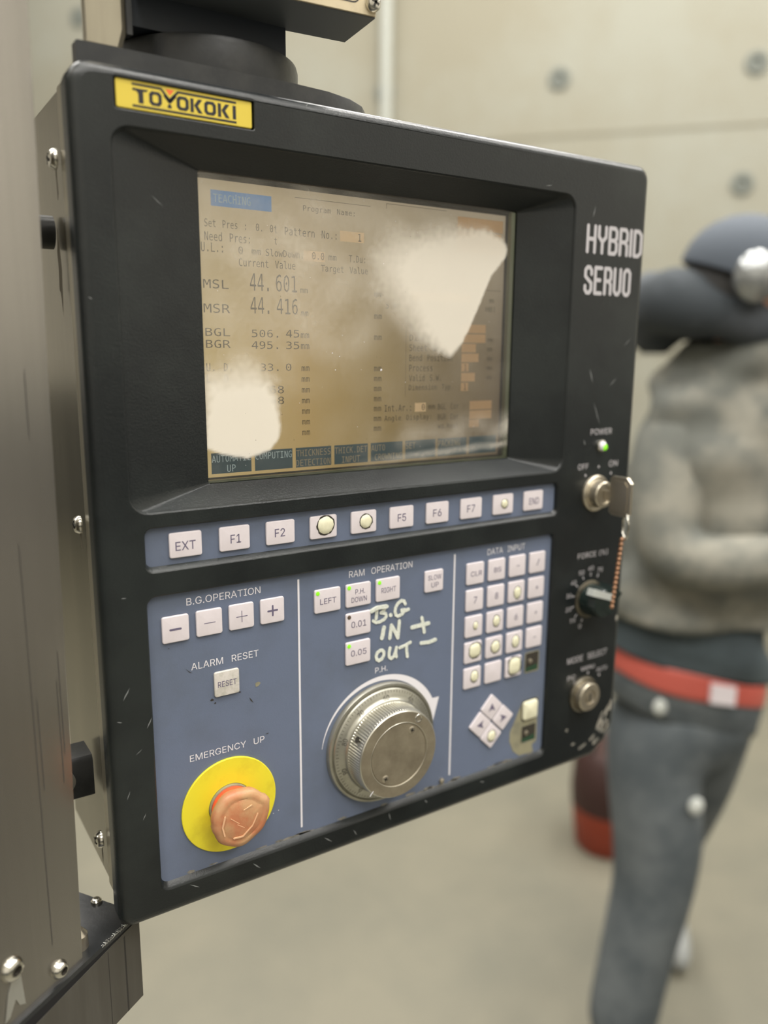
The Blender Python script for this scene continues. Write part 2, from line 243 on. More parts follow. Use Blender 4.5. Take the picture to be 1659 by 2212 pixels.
FONT_B = '65|52|26,55 17,23 35,23/21,62 31,62 50,0 41,0 37,16 15,16 10,0 2,0;66|52|15,30 15,7 25,7 36,10 39,18 36,27 25,30/15,55 15,37 25,37 34,39 37,47 34,53 25,55/7,62 25,62 40,58 45,47 43,38 34,33 44,28 48,17 42,4 25,0 7,0;67|52|45,2 38,0 31,-1 12,7 6,31 12,55 31,64 38,63 45,60 45,51 38,55 31,57 19,50 15,31 19,12 31,6 38,7 45,11;68|52|18,7 33,12 37,31 33,50 18,55 14,55 14,7/18,62 39,55 46,31 39,8 18,0 6,0 6,62;69|52|8,62 45,62 45,55 17,55 17,37 44,37 44,30 17,30 17,7 46,7 46,0 8,0;70|52|10,62 46,62 46,55 18,55 18,37 44,37 44,30 18,30 18,0 10,0;71|52|46,5 39,0 29,-1 11,7 4,31 11,55 30,64 37,62 44,59 44,50 37,55 30,57 17,50 13,31 17,12 29,6 34,6 38,8 38,25 29,25 29,32 46,32;72|52|6,62 14,62 14,37 37,37 37,62 46,62 46,0 37,0 37,30 14,30 14,0 6,0;73|52|8,62 43,62 43,55 30,55 30,7 43,7 43,0 8,0 8,7 21,7 21,55 8,55;75|52|6,62 14,62 14,35 41,62 50,62 26,37 51,0 41,0 21,31 14,24 14,0 6,0;76|52|9,62 17,62 17,7 48,7 48,0 9,0;77|52|4,62 15,62 26,31 37,62 48,62 48,0 40,0 40,55 29,22 23,22 11,55 11,0 4,0;78|52|6,62 17,62 38,11 38,62 46,62 46,0 35,0 14,51 14,0 6,0;79|52|38,31 35,51 26,57 17,51 14,31 17,12 26,6 35,12/47,31 41,7 26,-1 10,7 5,31 10,55 26,64 41,55;80|52|17,55 17,32 26,32 36,35 39,44 36,52 26,55/8,62 26,62 42,58 48,44 42,30 26,25 17,25 17,0 8,0;82|52|32,29 37,26 43,17 52,0 42,0 35,16 29,24 23,26 14,26 14,0 6,0 6,62 23,62 39,58 45,44 41,34/14,55 14,33 24,33 33,36 36,44 33,53 23,55;83|52|42,60 42,52 35,55 27,57 17,54 14,46 16,40 25,36 29,35 42,29 46,17 40,3 24,-1 16,0 7,3 7,12 16,7 24,6 34,9 38,17 35,24 27,27 22,28 10,34 6,45 11,58 26,64 34,63;84|52|2,62 50,62 50,55 30,55 30,0 22,0 22,55 2,55;85|52|6,24 6,62 15,62 15,14 16,11 20,7 26,6 32,7 36,11 37,14 37,62 45,62 45,24 44,10 40,4 34,0 26,-1 18,0 11,4 7,10;86|52|26,7 40,62 49,62 31,0 21,0 2,62 11,62;87|52|0,62 8,62 14,12 21,45 30,45 37,12 43,62 52,62 42,0 34,0 26,37 17,0 9,0;88|52|4,62 13,62 26,39 40,62 49,62 31,33 51,0 42,0 26,27 10,0 1,0 22,33;89|52|2,62 11,62 26,35 41,62 50,62 30,28 30,0 21,0 21,28;97|52|27,24 17,21 13,14 16,8 23,5 33,10 37,22 37,24/44,0 37,0 37,7 30,1 21,-1 10,3 6,14 11,25 26,30 37,30 37,31 34,39 25,41 17,40 9,37 9,45 17,47 25,48 35,46 41,41 44,36;98|52|38,23 36,37 27,41 19,37 16,23 19,10 27,5 36,10/16,41 21,46 28,48 42,41 46,24 42,5 28,-1 21,1 16,6 16,0 8,0 8,65 16,65;99|52|44,2 38,0 31,-1 14,5 8,23 14,41 31,48 38,47 44,44 44,36 38,40 31,41 20,37 16,23 20,10 31,5 38,7 44,10;100|52|36,41 36,65 44,65 44,0 36,0 36,6 31,1 23,-1 10,5 5,24 10,41 23,48 31,46/13,23 16,10 24,5 33,10 36,23 33,37 24,41 16,37;101|52|46,25 46,22 13,22 13,21 17,9 28,5 36,6 45,10 45,2 36,0 28,-1 11,5 5,23 11,41 27,48 41,42/39,28 36,38 27,41 18,38 13,28;102|52|44,65 44,59 36,59 30,57 28,51 28,47 44,47 44,41 28,41 28,0 21,0 21,41 8,41 8,47 21,47 21,50 24,61 35,65;103|52|36,24 33,37 25,41 16,37 13,24 16,11 25,6 33,11/44,3 39,-13 24,-18 17,-18 10,-16 10,-8 18,-11 24,-12 33,-9 36,2 36,7 31,2 23,0 10,6 5,24 10,41 23,48 31,46 36,41 36,47 44,47;104|52|44,29 44,0 36,0 36,29 34,38 27,41 19,37 16,26 16,0 8,0 8,65 16,65 16,40 21,46 30,48 40,43;105|52|11,47 30,47 30,6 46,6 46,0 7,0 7,6 23,6 23,41 11,41/23,65 30,65 30,55 23,55;107|52|10,65 18,65 18,27 38,47 47,47 29,29 50,0 41,0 24,24 18,19 18,0 10,0;108|52|27,17 29,9 34,7 43,7 43,0 33,0 23,4 19,17 19,59 7,59 7,65 27,65;109|52|28,42 32,46 37,48 45,44 47,27 47,0 40,0 40,27 39,39 35,41 31,39 29,27 29,0 22,0 22,27 21,39 17,41 13,39 12,27 12,0 5,0 5,47 12,47 12,43 15,47 20,48 25,46;110|52|44,29 44,0 36,0 36,29 34,38 27,41 19,37 16,26 16,0 8,0 8,47 16,47 16,40 21,46 30,48 40,43;111|52|26,41 17,37 14,23 17,10 26,5 35,10 38,23 35,37/26,48 41,42 46,23 41,5 26,-1 11,5 6,23 11,42;112|52|16,6 16,-18 8,-18 8,47 16,47 16,41 21,46 28,48 41,41 46,23 41,5 28,-1 21,1/38,23 35,37 27,41 19,37 16,23 19,10 27,5 35,10;114|52|48,37 43,40 38,41 27,36 23,23 23,0 15,0 15,47 23,47 23,38 29,45 38,48 44,47 48,45;115|52|41,45 41,38 34,41 27,41 19,40 17,35 19,30 31,26 40,22 43,14 38,3 24,-1 17,0 9,2 9,10 17,6 25,5 32,7 35,13 25,20 25,21 22,21 12,26 9,34 14,44 27,48 34,47;116|52|26,60 26,47 43,47 43,41 26,41 26,15 28,8 34,6 43,6 43,0 34,0 22,3 18,15 18,41 5,41 5,47 18,47 18,60;117|52|8,18 8,47 16,47 16,18 18,8 25,5 33,9 36,20 36,47 44,47 44,0 36,0 36,7 31,1 22,-1 12,3;118|52|4,47 12,47 26,8 39,47 47,47 31,0 21,0;119|52|0,47 8,47 16,9 22,33 29,33 36,9 44,47 52,47 41,0 33,0 26,26 18,0 11,0;121|52|36,15 31,2 25,-11 21,-16 14,-18 8,-18 8,-11 12,-11 18,-9 22,1 4,47 12,47 26,10 40,47 48,47;122|52|9,47 43,47 43,40 17,6 43,6 43,0 8,0 8,7 35,41 9,41;48|52|20,31 22,35 26,37 30,35 31,31 30,27 26,26 22,27/26,57 17,50 14,31 17,12 26,5 35,12 37,31 35,50/26,64 41,55 46,31 41,7 26,-1 11,7 6,31 11,55;49|52|11,7 24,7 24,55 10,52 10,59 24,62 33,62 33,7 46,7 46,0 11,0;50|52|16,7 44,7 44,0 6,0 6,7 20,22 28,31 34,39 35,45 32,53 24,56 16,55 7,51 7,59 15,62 24,64 38,59 44,46 42,38 36,29 29,21;51|52|32,33 42,28 45,17 39,4 23,-1 14,0 6,2 6,10 14,7 22,6 33,9 37,18 33,27 23,30 17,30 17,37 23,37 32,39 35,46 32,54 24,56 16,56 8,53 8,61 17,63 24,64 38,59 44,47 41,38;52|52|31,55 11,22 31,22/29,62 39,62 39,22 47,22 47,15 39,15 39,0 31,0 31,15 4,15 4,23;53|52|9,62 40,62 40,55 16,55 16,40 20,41 24,41 39,36 45,20 39,4 22,-1 13,-1 6,1 6,10 14,7 22,6 32,10 36,20 32,30 21,34 15,33 9,31;54|52|41,61 41,53 36,56 30,56 17,50 13,33 19,39 27,41 41,36 46,20 41,4 27,-1 11,7 6,31 12,55 29,64 35,63/26,35 18,31 15,20 18,9 26,5 35,9 38,20 35,31;55|52|6,62 45,62 45,59 23,0 14,0 36,55 6,55;56|52|26,30 17,26 14,18 17,9 26,5 34,9 38,18 34,26/18,33 10,38 7,47 12,59 26,64 40,59 45,47 42,38 33,33 43,28 46,17 41,4 26,-1 11,4 5,17 9,28/15,47 18,39 26,36 34,39 36,47 34,54 26,57 18,54;57|52|25,28 33,32 36,42 33,53 25,57 16,53 14,42 16,31/10,1 10,9 15,7 22,6 34,12 38,30 32,23 24,21 10,27 5,42 10,58 25,64 41,56 46,31 40,7 22,-1 16,-1;46|52|20,13 31,13 31,0 20,0;58|52|20,44 31,44 31,32 20,32/20,13 31,13 31,0 20,0;41|52|15,65 21,65 31,46 34,27 31,8 21,-11 15,-11 23,8 26,27 23,46'

def _font(src, scale):
    d = {}
    for g in src.split(';'):
        k, adv, cs = g.split('|'); L = []
        for c in cs.split('/'):
            if c: L.append([tuple(int(q) / scale for q in p.split(',')) for p in c.split(' ')])
        d[chr(int(k))] = (int(adv) / scale, L)
    return d
FONTS = {'A': _font(FONT_A, 200), 'B': _font(FONT_B, 120)}
def _area(l): return sum(l[i - 1][0] * l[i][1] - l[i][0] * l[i - 1][1] for i in range(len(l))) / 2
def _in(p, l):
    r = False
    for i in range(len(l)):
        (ax, ay), (bx_, by_) = l[i - 1], l[i]
        if (ay > p[1]) != (by_ > p[1]) and p[0] < (bx_ - ax) * (p[1] - ay) / (by_ - ay) + ax: r = not r
    return r
def _grow(l, d, sg):
    if not d: return l
    out = []
    for i in range(len(l)):
        a, b_, c = Vector(l[i - 1]), Vector(l[i]), Vector(l[(i + 1) % len(l)]); u = (b_ - a).normalized(); v = (c - b_).normalized()
        n_ = Vector((u.y + v.y, -u.x - v.x)); n_ = n_.normalized() / max(.6, (1 + u.dot(v)) / 2) ** .5 if n_.length > 1e-6 else Vector((0, 0))
        out.append(tuple(b_ + n_ * d * sg))
    return out
_tc = {}
def glyphs(s, off=0.0, font='A', track=0.0):
    k = (s, off, font, track)
    if k in _tc: return _tc[k]
    x = 0; vs = []; fs = []
    for ch in s:
        if ch == ' ': x += .27 if font == 'A' else .602; continue
        adv, L = FONTS[font][ch]
        big = max(L, key=lambda l: abs(_area(l))); sg = 1 if _area(big) > 0 else -1
        outs = [l for l in L if _area(l) * sg > 0]; holes = [l for l in L if _area(l) * sg <= 0]
        for o_ in outs:
            hs = [h for h in holes if _in(h[0], o_)]
            loops = [[Vector((p[0] + x, p[1], 0)) for p in _grow(l, off, sg)] for l in [o_] + hs]
            base = len(vs); vs += [(p.x, p.y) for l in loops for p in l]; fs += [tuple(base + q for q in t) for t in tessellate_polygon(loops)]
        x += adv + track
    _tc[k] = (vs, fs); return _tc[k]
def text(mb, s, x0, z0, x1, z1, y, mi=0, off=0.0, rot=0, c=None, font='A', track=0.0):
    vs, fs = glyphs(s, off, font, track)
    if not vs: return
    a0 = min(v[0] for v in vs); a1 = max(v[0] for v in vs); b0 = min(v[1] for v in vs); b1 = max(v[1] for v in vs)
    out = []
    for u, v in vs:
        x = x0 + (u - a0) / max(a1 - a0, 1e-6) * (x1 - x0); z = z0 + (v - b0) / max(b1 - b0, 1e-6) * (z1 - z0)
        if rot:
            cx, cz = c; dx, dz = x - cx, z - cz; x, z = cx + dx * cos(rot) - dz * sin(rot), cz + dx * sin(rot) + dz * cos(rot)
        out.append((x, y, z))
    mb.add(out, fs, mi)
def screw(name, c, r, parent, mats, axis='y', h=2.2, label=None, org=None, slot=True):
    """cross-head screw; axis 'y' faces -Y, 'x' faces -X"""
    mb = MB(); prof = [(r, 0), (r, -h * .35), (r * .8, -h * .8), (r * .45, -h), (.01, -h)]
    mb.lathe(prof, c, 0, 20, axis)
    if slot:
        w = r * .16; L = r * .55
        for rot in (.4, .4 + pi / 2):
            M = Matrix.Rotation(rot, 4, 'Y' if axis == 'y' else 'X')
            if axis == 'y': q = [Vector((-L, -h - .05, -w)), Vector((L, -h - .05, -w)), Vector((L, -h - .05, w)), Vector((-L, -h - .05, w))]
            else: q = [Vector((-h - .05, -L, -w)), Vector((-h - .05, L, -w)), Vector((-h - .05, L, w)), Vector((-h - .05, -L, w))]
            mb.add([M @ p + Vector(c) for p in q], [(0, 1, 2, 3)], 1)
    return mb.build(name, mats, parent, org or c, label)

# ================================================================== structure: the hall
def rbox(name, a0, a1, b0, b1, z0, z1, m):
    me = bpy.data.meshes.new(name); v = [room(a, b, z) for a in (a0, a1) for b in (b0, b1) for z in (z0, z1)]
    me.from_pydata(v, [], [(0, 1, 3, 2), (4, 6, 7, 5), (0, 4, 5, 1), (2, 3, 7, 6), (0, 2, 6, 4), (1, 5, 7, 3)]); me.materials.append(m)
    o = bpy.data.objects.new(name, me); COL.objects.link(o); o['kind'] = 'structure'; WP[o.name] = Vector((0, 0, 0)); return o
WALLM = mat('cream_concrete_wall', (.235, .218, .162), .8, vary=1, vscale=.9, vcol=(.265, .262, .215), vlo=.4, vhi=.65)
WALLD = mat('wall_joint', (.205, .19, .14), .85)
FLOORM = mat('polished_concrete_floor', (.175, .163, .122), .5, vary=1, vscale=1.6, vcol=(.135, .130, .10), vlo=.38, vhi=.66)
CEILM = mat('ceiling_sheet', (.30, .30, .29), .8)
WALL2 = mat('painted_block_wall', (.50, .48, .43), .8, vary=1, vscale=1.2, vcol=(.55, .53, .48))
T = .15
rbox('floor', A0 - T, A1 + T, B0 - T, B1 + T, -.12, 0, FLOORM)
ceil_ = rbox('ceiling', A0 - T, A1 + T, B0 - T, B1 + T, H, H + .12, CEILM)
wf = rbox('wall_far', A1, A1 + T, B0 - T, B1 + T, 0, H, WALLM)
rbox('wall_near', A0 - T, A0, B0 - T, B1 + T, 0, H, WALL2)
rbox('wall_left', A0, A1, B1, B1 + T, 0, H, WALL2)
rbox('wall_right', A0, A1, B0 - T, B0, 0, H, WALL2)
# unseen dark dado added on the other three walls to darken low reflections
DADO = mat('added_dark_dado', (.06, .062, .06), .6)
rbox('added_dado_1', A0, A0 + .03, B0, B1, 0, 1.35, DADO); rbox('added_dado_2', A0 + .03, A1, B1 - .03, B1, 0, 1.35, DADO); rbox('added_dado_3', A0 + .03, A1, B0, B0 + .03, 0, 1.35, DADO)
# form-tie holes and faint board joints of the concrete wall
def wchild(name, verts, faces, m, parent=wf):
    me = bpy.data.meshes.new(name); me.from_pydata(verts, [], faces); me.materials.append(m)
    o = bpy.data.objects.new(name, me); COL.objects.link(o); o.parent = parent; WP[o.name] = Vector((0, 0, 0)); return o
HOLEM = mat('tie_hole_plug', (.15, .16, .14), .8)
tie_me = None
for zi in range(-2, 4):
    for bi in range(-4, 6):
        b, z = .2 + bi * 1.02 + (.02 if zi % 2 else 0), 3.12 + zi * .6
        if z < 2.4 or z > 5: continue
        if tie_me is None:
            vs = []; n = 16
            for rr, aa in ((.06, 0), (.055, -.012), (.03, -.014), (.028, .0)):
                vs += [BX * (rr * cos(2 * pi * k / n)) + Vector((0, 0, rr * sin(2 * pi * k / n))) + AX * aa for k in range(n)]
            fs = [(q * n + i, q * n + (i + 1) % n, (q + 1) * n + (i + 1) % n, (q + 1) * n + i) for q in range(3) for i in range(n)] + [tuple(3 * n + i for i in range(n))]
            o = wchild('tie_hole', vs, fs, HOLEM); tie_me = o.data
        else:
            o = bpy.data.objects.new('tie_hole', tie_me); COL.objects.link(o); o.parent = wf
        o.location = room(A1 - .002, b, z)
for z in (1.62, 2.82 - .0, 4.02):
    v = [room(a, b, zz) for a in (A1 - .004, A1 + .01) for b in (B0, B1) for zz in (z - .006, z + .006)]
    wchild('wall_joint', v, [(0, 1, 3, 2), (4, 6, 7, 5), (0, 4, 5, 1), (2, 3, 7, 6), (0, 2, 6, 4), (1, 5, 7, 3)], WALLD)
# wall conduit
def wtube(name, p0, p1, r, m, n=16):
    me = bpy.data.meshes.new(name); d = (p1 - p0).normalized(); u = d.orthogonal().normalized(); w = d.cross(u)
    v = [p + (u * cos(2 * pi * k / n) + w * sin(2 * pi * k / n)) * r for p in (p0, p1) for k in range(n)]
    me.from_pydata(v, [], [(i, (i + 1) % n, n + (i + 1) % n, n + i) for i in range(n)] + [tuple(range(n))[::-1], tuple(range(n, 2 * n))]); me.materials.append(m)
    me.polygons.foreach_set('use_smooth', [True] * len(me.polygons)); me.set_sharp_from_angle(angle=.6)
    o = bpy.data.objects.new(name, me); COL.objects.link(o); WP[o.name] = Vector((0, 0, 0)); return o
CONM = mat('grey_conduit', (.36, .37, .33), .5)
tag(wtube('wall_conduit', room(A1 - .034, 1.20, 0), room(A1 - .034, 1.20, H), .034, CONM), 'grey vertical conduit pipe running up the cream far wall', 'pipe')
# ceiling fixtures (built outside the frame, they are what lights the hall)
LITM = mat('lit_diffuser', (.9, .9, .88), .5, emit=(1, .97, .92), estr=3)
HOUS = mat('fixture_housing', (.7, .7, .7), .5)
hl = None
for a, b in LAMPS:
    if hl is None:
        me = bpy.data.meshes.new('ceiling_lamp'); mb = []
        vs = []; fs = []; ms = []
        def bx(x0, x1, y0, y1, z0, z1, mi):
            o = len(vs); vs.extend([(x, y, z) for x in (x0, x1) for y in (y0, y1) for z in (z0, z1)])
            for f in ((0, 1, 3, 2), (4, 6, 7, 5), (0, 4, 5, 1), (2, 3, 7, 6), (0, 2, 6, 4), (1, 5, 7, 3)): fs.append(tuple(o + i for i in f)); ms.append(mi)
        bx(-.7, .7, -.45, .45, -.08, 0, 0); bx(-.66, .66, -.41, .41, -.095, -.08, 1)
        me.from_pydata(vs, [], fs); me.materials.append(HOUS); me.materials.append(LITM); me.polygons.foreach_set('material_index', ms); hl = me
    o = bpy.data.objects.new('lamp', hl); COL.objects.link(o); o.parent = ceil_; o.location = room(a, b, H); o.rotation_euler = (0, 0, atan2(AX.y, AX.x))
# ================================================================== the operator panel
CP = thing('control_panel', (0, 0, 0), 'black machine operator panel with tan display, white keys and silver handwheel', 'control panel')
BX0, BZ0, BX1, BZ1, BY = -60.5, -255.5, 343.5, 200.5, -3.0
CR = (9, 26, 11, 12)
mb = MB()
prof = [(6 * (1 - sin(t * pi / 12)), BY + 6 * (1 - cos(t * pi / 12))) for t in range(7)]
outer = [rrect(BX0, BZ0, BX1, BZ1, 0, y, ins, 6, CR) for ins, y in prof] + [rrect(BX0, BZ0, BX1, BZ1, 0, 10, 0, 6, CR), rrect(BX0, BZ0, BX1, BZ1, 0, 10.5, 4, 6, CR)]
# the broken lower right corner: the edge is knocked back unevenly
jag = [0, 1.5, 3.5, 2.2, 4.2, 1.2, 0]
for l in outer:
    for k in range(7):
        x, y, z = l[7 + k]; l[7 + k] = (x - jag[k] * .7, y, z + jag[k] * .7)
mb.loft(outer)
def open_(x0, z0, x1, z1, r, edge=.8, sill=0):
    a = rrect(x0, z0 - sill, x1, z1, r, BY, -edge); b = rrect(x0, z0 - sill * .95, x1, z1, r, BY + edge * .35, -edge * .35); c = rrect(x0, z0 - sill * .72, x1, z1, r, BY + edge, 0)
    return a, b, c
REC = open_(-41.5, -15.5, 268.3, 172.3, 9, 1.4)
RECI = rrect(6, -5.8, 229.5, 160.6, 1.2, 12)
STR = open_(-35.6, -46.6, 265.5, -24.6, 4, .9, 1.6)
PAN = open_(-36.2, -235.6, 264.8, -62.2, 5, .9, 2.4)
LOG = open_(-39.2, 180.6, 32.2, 195.2, 1.2, .5)
mb.fill([outer[0], REC[0], STR[0], PAN[0], LOG[0]])
mb.loft([REC[0], REC[1], REC[2], RECI])
mb.loft([RECI, rrect(6, -5.8, 229.5, 160.6, 1.2, 21)])
for q, (x0, z0, x1, z1, r) in ((STR, (-35.6, -46.6, 265.5, -24.6, 4)), (PAN, (-36.2, -235.6, 264.8, -62.2, 5))):
    mb.loft([q[0], q[1], q[2], rrect(x0, z0, x1, z1, r, .3, .6)])
mb.loft([LOG[0], LOG[1], LOG[2], rrect(-39.2, 180.6, 32.2, 195.2, 1.2, -1.2, 0)])
mb.build('front_bezel', BEZ, CP, smooth=30)
# scratches and rubbed patches on the bezel, thin proud flakes
mb = MB()
def flake(pts, y, mi=0):
    mb.add([(p[0], y, p[1]) for p in pts], [tuple(range(len(pts)))], mi)
for x0, z0, x1, z1, w in ((326, 73, 333, 79, .5), (291, 57, 295, 47, .9), (297, 33, 305, 16, .7), (313, 44, 320, 50, .7), (289, 6, 291, 1, .8), (-52, -117, -48, -110, .8), (-40, -136, -37, -130, .7), (-56, -128, -53, -129, .6),
                          (286, 160, 288, 168, .7), (-24, 143, -18, 138, .3), (-57, 93, -55, 92, .5), (62, 196, 64, 199, .6), (240, 176, 246, 177, .5), (-50, -60, -47, -60, .5), (-47, -150, -43, -147, .4), (-53, -175, -51, -170, .5), (-45, -190, -43, -186, .5),
                          (120, -240, 122, -246, .8), (70, -241, 76, -246, .7), (92, -243, 95, -248, .6), (150, -240, 153, -243, .8), (200, -241, 205, -243, .7), (20, -241, 25, -246, .8), (-20, -240, -14, -244, .7)):
    d = Vector((x1 - x0, z1 - z0)); L = d.length; d /= L; nrm = Vector((-d.y, d.x)) * w / 2
    flake([(x0, z0), (x0 + d.x * L * .4 + nrm.x, z0 + d.y * L * .4 + nrm.y), (x1, z1), (x0 + d.x * L * .6 - nrm.x, z0 + d.y * L * .6 - nrm.y)], BY - .04)
def blob(cx, cz, rx, rz, seed, n=14, rot=0, k=.45):
    rnd = random.Random(seed); out = []
    for i in range(n):
        a = 2 * pi * i / n; q = 1 - k * rnd.random(); x = rx * q * cos(a); z = rz * q * sin(a)
        out.append((cx + x * cos(rot) - z * sin(rot), cz + x * sin(rot) + z * cos(rot)))
    return out
for cx, cz, rx, rz, rot, sd in ((326, -226, 3.2, 11, -.35, 1), (333, -219, 2.2, 9, -.3, 2), (318, -238, 5, 2, .5, 3), (306, -243, 6, 1.6, .3, 4), (288, -224, 2, 2, 0, 5), (296, -238, 3, 1.4, 0, 6), (333, -233, 3, 6, -.6, 7), (330, -231, 5, 8, -.7, 18), (337, -214, 2.5, 6, -.2, 19), (322, -242, 6, 2.4, .5, 20), (322, -128, 2, 4, .2, 8), (338, -140, 2, 3, 0, 9)):
    flake(blob(cx, cz, rx, rz, sd, rot=rot), BY - .05, 1)
mb.build('scratches', [SCR, SCUFF], CP, smooth=0, kind='stuff', label='pale scratches and scuffed patches on the black bezel')
# --- steel enclosure behind the bezel
mb = MB()
ex0, ex1, ez0, ez1, ey0, ey1 = -56, 340, -252.5, 198.5, 9, 135
mb.loft([rrect(ex0, ez0, ex1, ez1, 3, y, i) for y, i in ((ey0, 1.2), (ey1 - 2, 1.2), (ey1, 3))], 0, False, True)
en = mb.build('enclosure', STEEL, CP)
mb = MB(); mb.loft([rrect(ex0, ez0, ex1, ez1, 3, y, i) for y, i in ((9.2, 0), (38.5, 0), (39.5, .6), (39.8, 1.25))])
mb.build('front_flange', STEEL2, en)
for z in (163.7, -28.1, -223.4):
    screw('screw', (-57.2, 45, z), 5.2, en, [CHR, DARK], 'x', 4, org=(-57.2, 45, z))
mb = MB()
for z, h in ((152, 12), (-37, 7), (-233, 8), (110, 26)):
    q = blob(45 if z != 110 else 52, z, 2.4 if z != 110 else 5, h, int(z)); mb.add([(-57.4, p[0], p[1]) for p in q], [tuple(range(len(q)))])
mb.build('rust_streaks', mat('brown_stain', (.10, .085, .055), .7), en, smooth=0, kind='stuff')
# --- logo plate
mb = MB(); mb.loft([rrect(-38.3, 181.3, 31.2, 194.2, 1, y, i) for y, i in ((-1.2, 0), (-2.0, 0), (-2.2, .3))], 0, False, True)
yy = -2.3
def poly(pts, mi): mb.fill([[(p[0], yy, p[1]) for p in pts]], mi)
poly([(-30.6, 193.1), (-16.2, 193.1), (-12.3, 188.9), (-8.2, 192.9), (22.6, 192.9), (22.6, 191.9), (-7.6, 191.9), (-11.9, 187.3), (-12.7, 187.3), (-16.7, 192.1), (-30.6, 192.1)], 1)
poly([(-30.6, 183.5), (22.6, 183.5), (22.6, 182.5), (-30.6, 182.5)], 1)
poly([(-14.2, 192.9), (-9.9, 192.9), (-12.1, 190.2)], 2)
def letter(loops): mb.fill([[(p[0], yy, p[1]) for p in l] for l in loops], 1)
letter([[(-30.4, 190.9), (-22.6, 190.9), (-23.8, 189.8), (-25.2, 189.8), (-25.2, 184.4), (-27.6, 184.4), (-27.6, 188.6), (-28.6, 189.8), (-30.4, 189.8)]])
def oct_(x0, x1, z0, z1, w, c=1.3):
    o = [(x0 + c, z0), (x1 - c, z0), (x1, z0 + c), (x1, z1 - c), (x1 - c, z1), (x0 + c, z1), (x0, z1 - c), (x0, z0 + c)]
    x0 += w; x1 -= w; z0 += w * .8; z1 -= w * .8; c *= .5
    i = [(x0 + c, z0), (x1 - c, z0), (x1, z0 + c), (x1, z1 - c), (x1 - c, z1), (x0 + c, z1), (x0, z1 - c), (x0, z0 + c)]
    return [o, i]
letter(oct_(-22.4, -16.2, 184.4, 190.8, 1.7))
letter([[(-12.3, 186.6), (-13.4, 185.4), (-13.4, 184.4), (-11.4, 184.4), (-11.4, 185.4)]])
letter([[(-14.9, 190.6), (-15.3, 189.6), (-12.9, 186.7), (-11.7, 186.7), (-8.7, 190.1), (-9.6, 190.7), (-12.0, 188.2), (-12.6, 188.2)]][:1])
letter(oct_(-8.8, -2.6, 184.4, 190.8, 1.7))
def kay(x):
    letter([[(x, 184.4), (x + 1.7, 184.4), (x + 1.7, 190.8), (x, 190.8)]])
    letter([[(x + 4.1, 190.8), (x + 6.2, 190.8), (x + 3.9, 187.7), (x + 6.3, 184.4), (x + 4.1, 184.4), (x + 1.9, 187.7)]])
kay(-1.8); letter(oct_(5.4, 11.6, 184.4, 190.8, 1.7)); kay(12.6)
letter([[(20.6, 184.4), (22.4, 184.4), (22.4, 190.8), (20.6, 190.8)]])
mb.build('logo_plate', [YPL, BLACKP, ORAN], CP, smooth=0, label='yellow plate reading TOYOKOKI between black bars')
# --- display
D = MB(); DY = 20.0
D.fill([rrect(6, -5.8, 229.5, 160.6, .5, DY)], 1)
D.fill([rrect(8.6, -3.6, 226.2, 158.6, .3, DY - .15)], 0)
ty = DY - .35; by = DY - .25
def fld(x0, z0, x1, z1, mi): D.add([(x0, by, z0), (x1, by, z0), (x1, by, z1), (x0, by, z1)], [(0, 1, 2, 3)], mi)
def T_(s, x0, z0, x1, z1, mi=2, off=.0): text(D, s, x0, z0, x1, z1, ty, mi, off, font='B')
fld(15.9, 145, 51.9, 153.3, 4); T_('TEACHING', 17.3, 147, 39.1, 151.4, 7)
T_('Program Name:', 71.9, 146.7, 106.6, 150.6)
for x0, z0, x1, z1 in ((66.7, 154.2, 117.9, 154.45), (129.3, 154, 129.55, 157.2), (129.3, 157.0, 176, 157.25), (145.1, 39, 145.3, 92), (210, 109.1, 224, 109.4)):
    D.add([(x0, ty, z0), (x1, ty, z0), (x1, ty, z1), (x0, ty, z1)], [(0, 1, 2, 3)], 2)
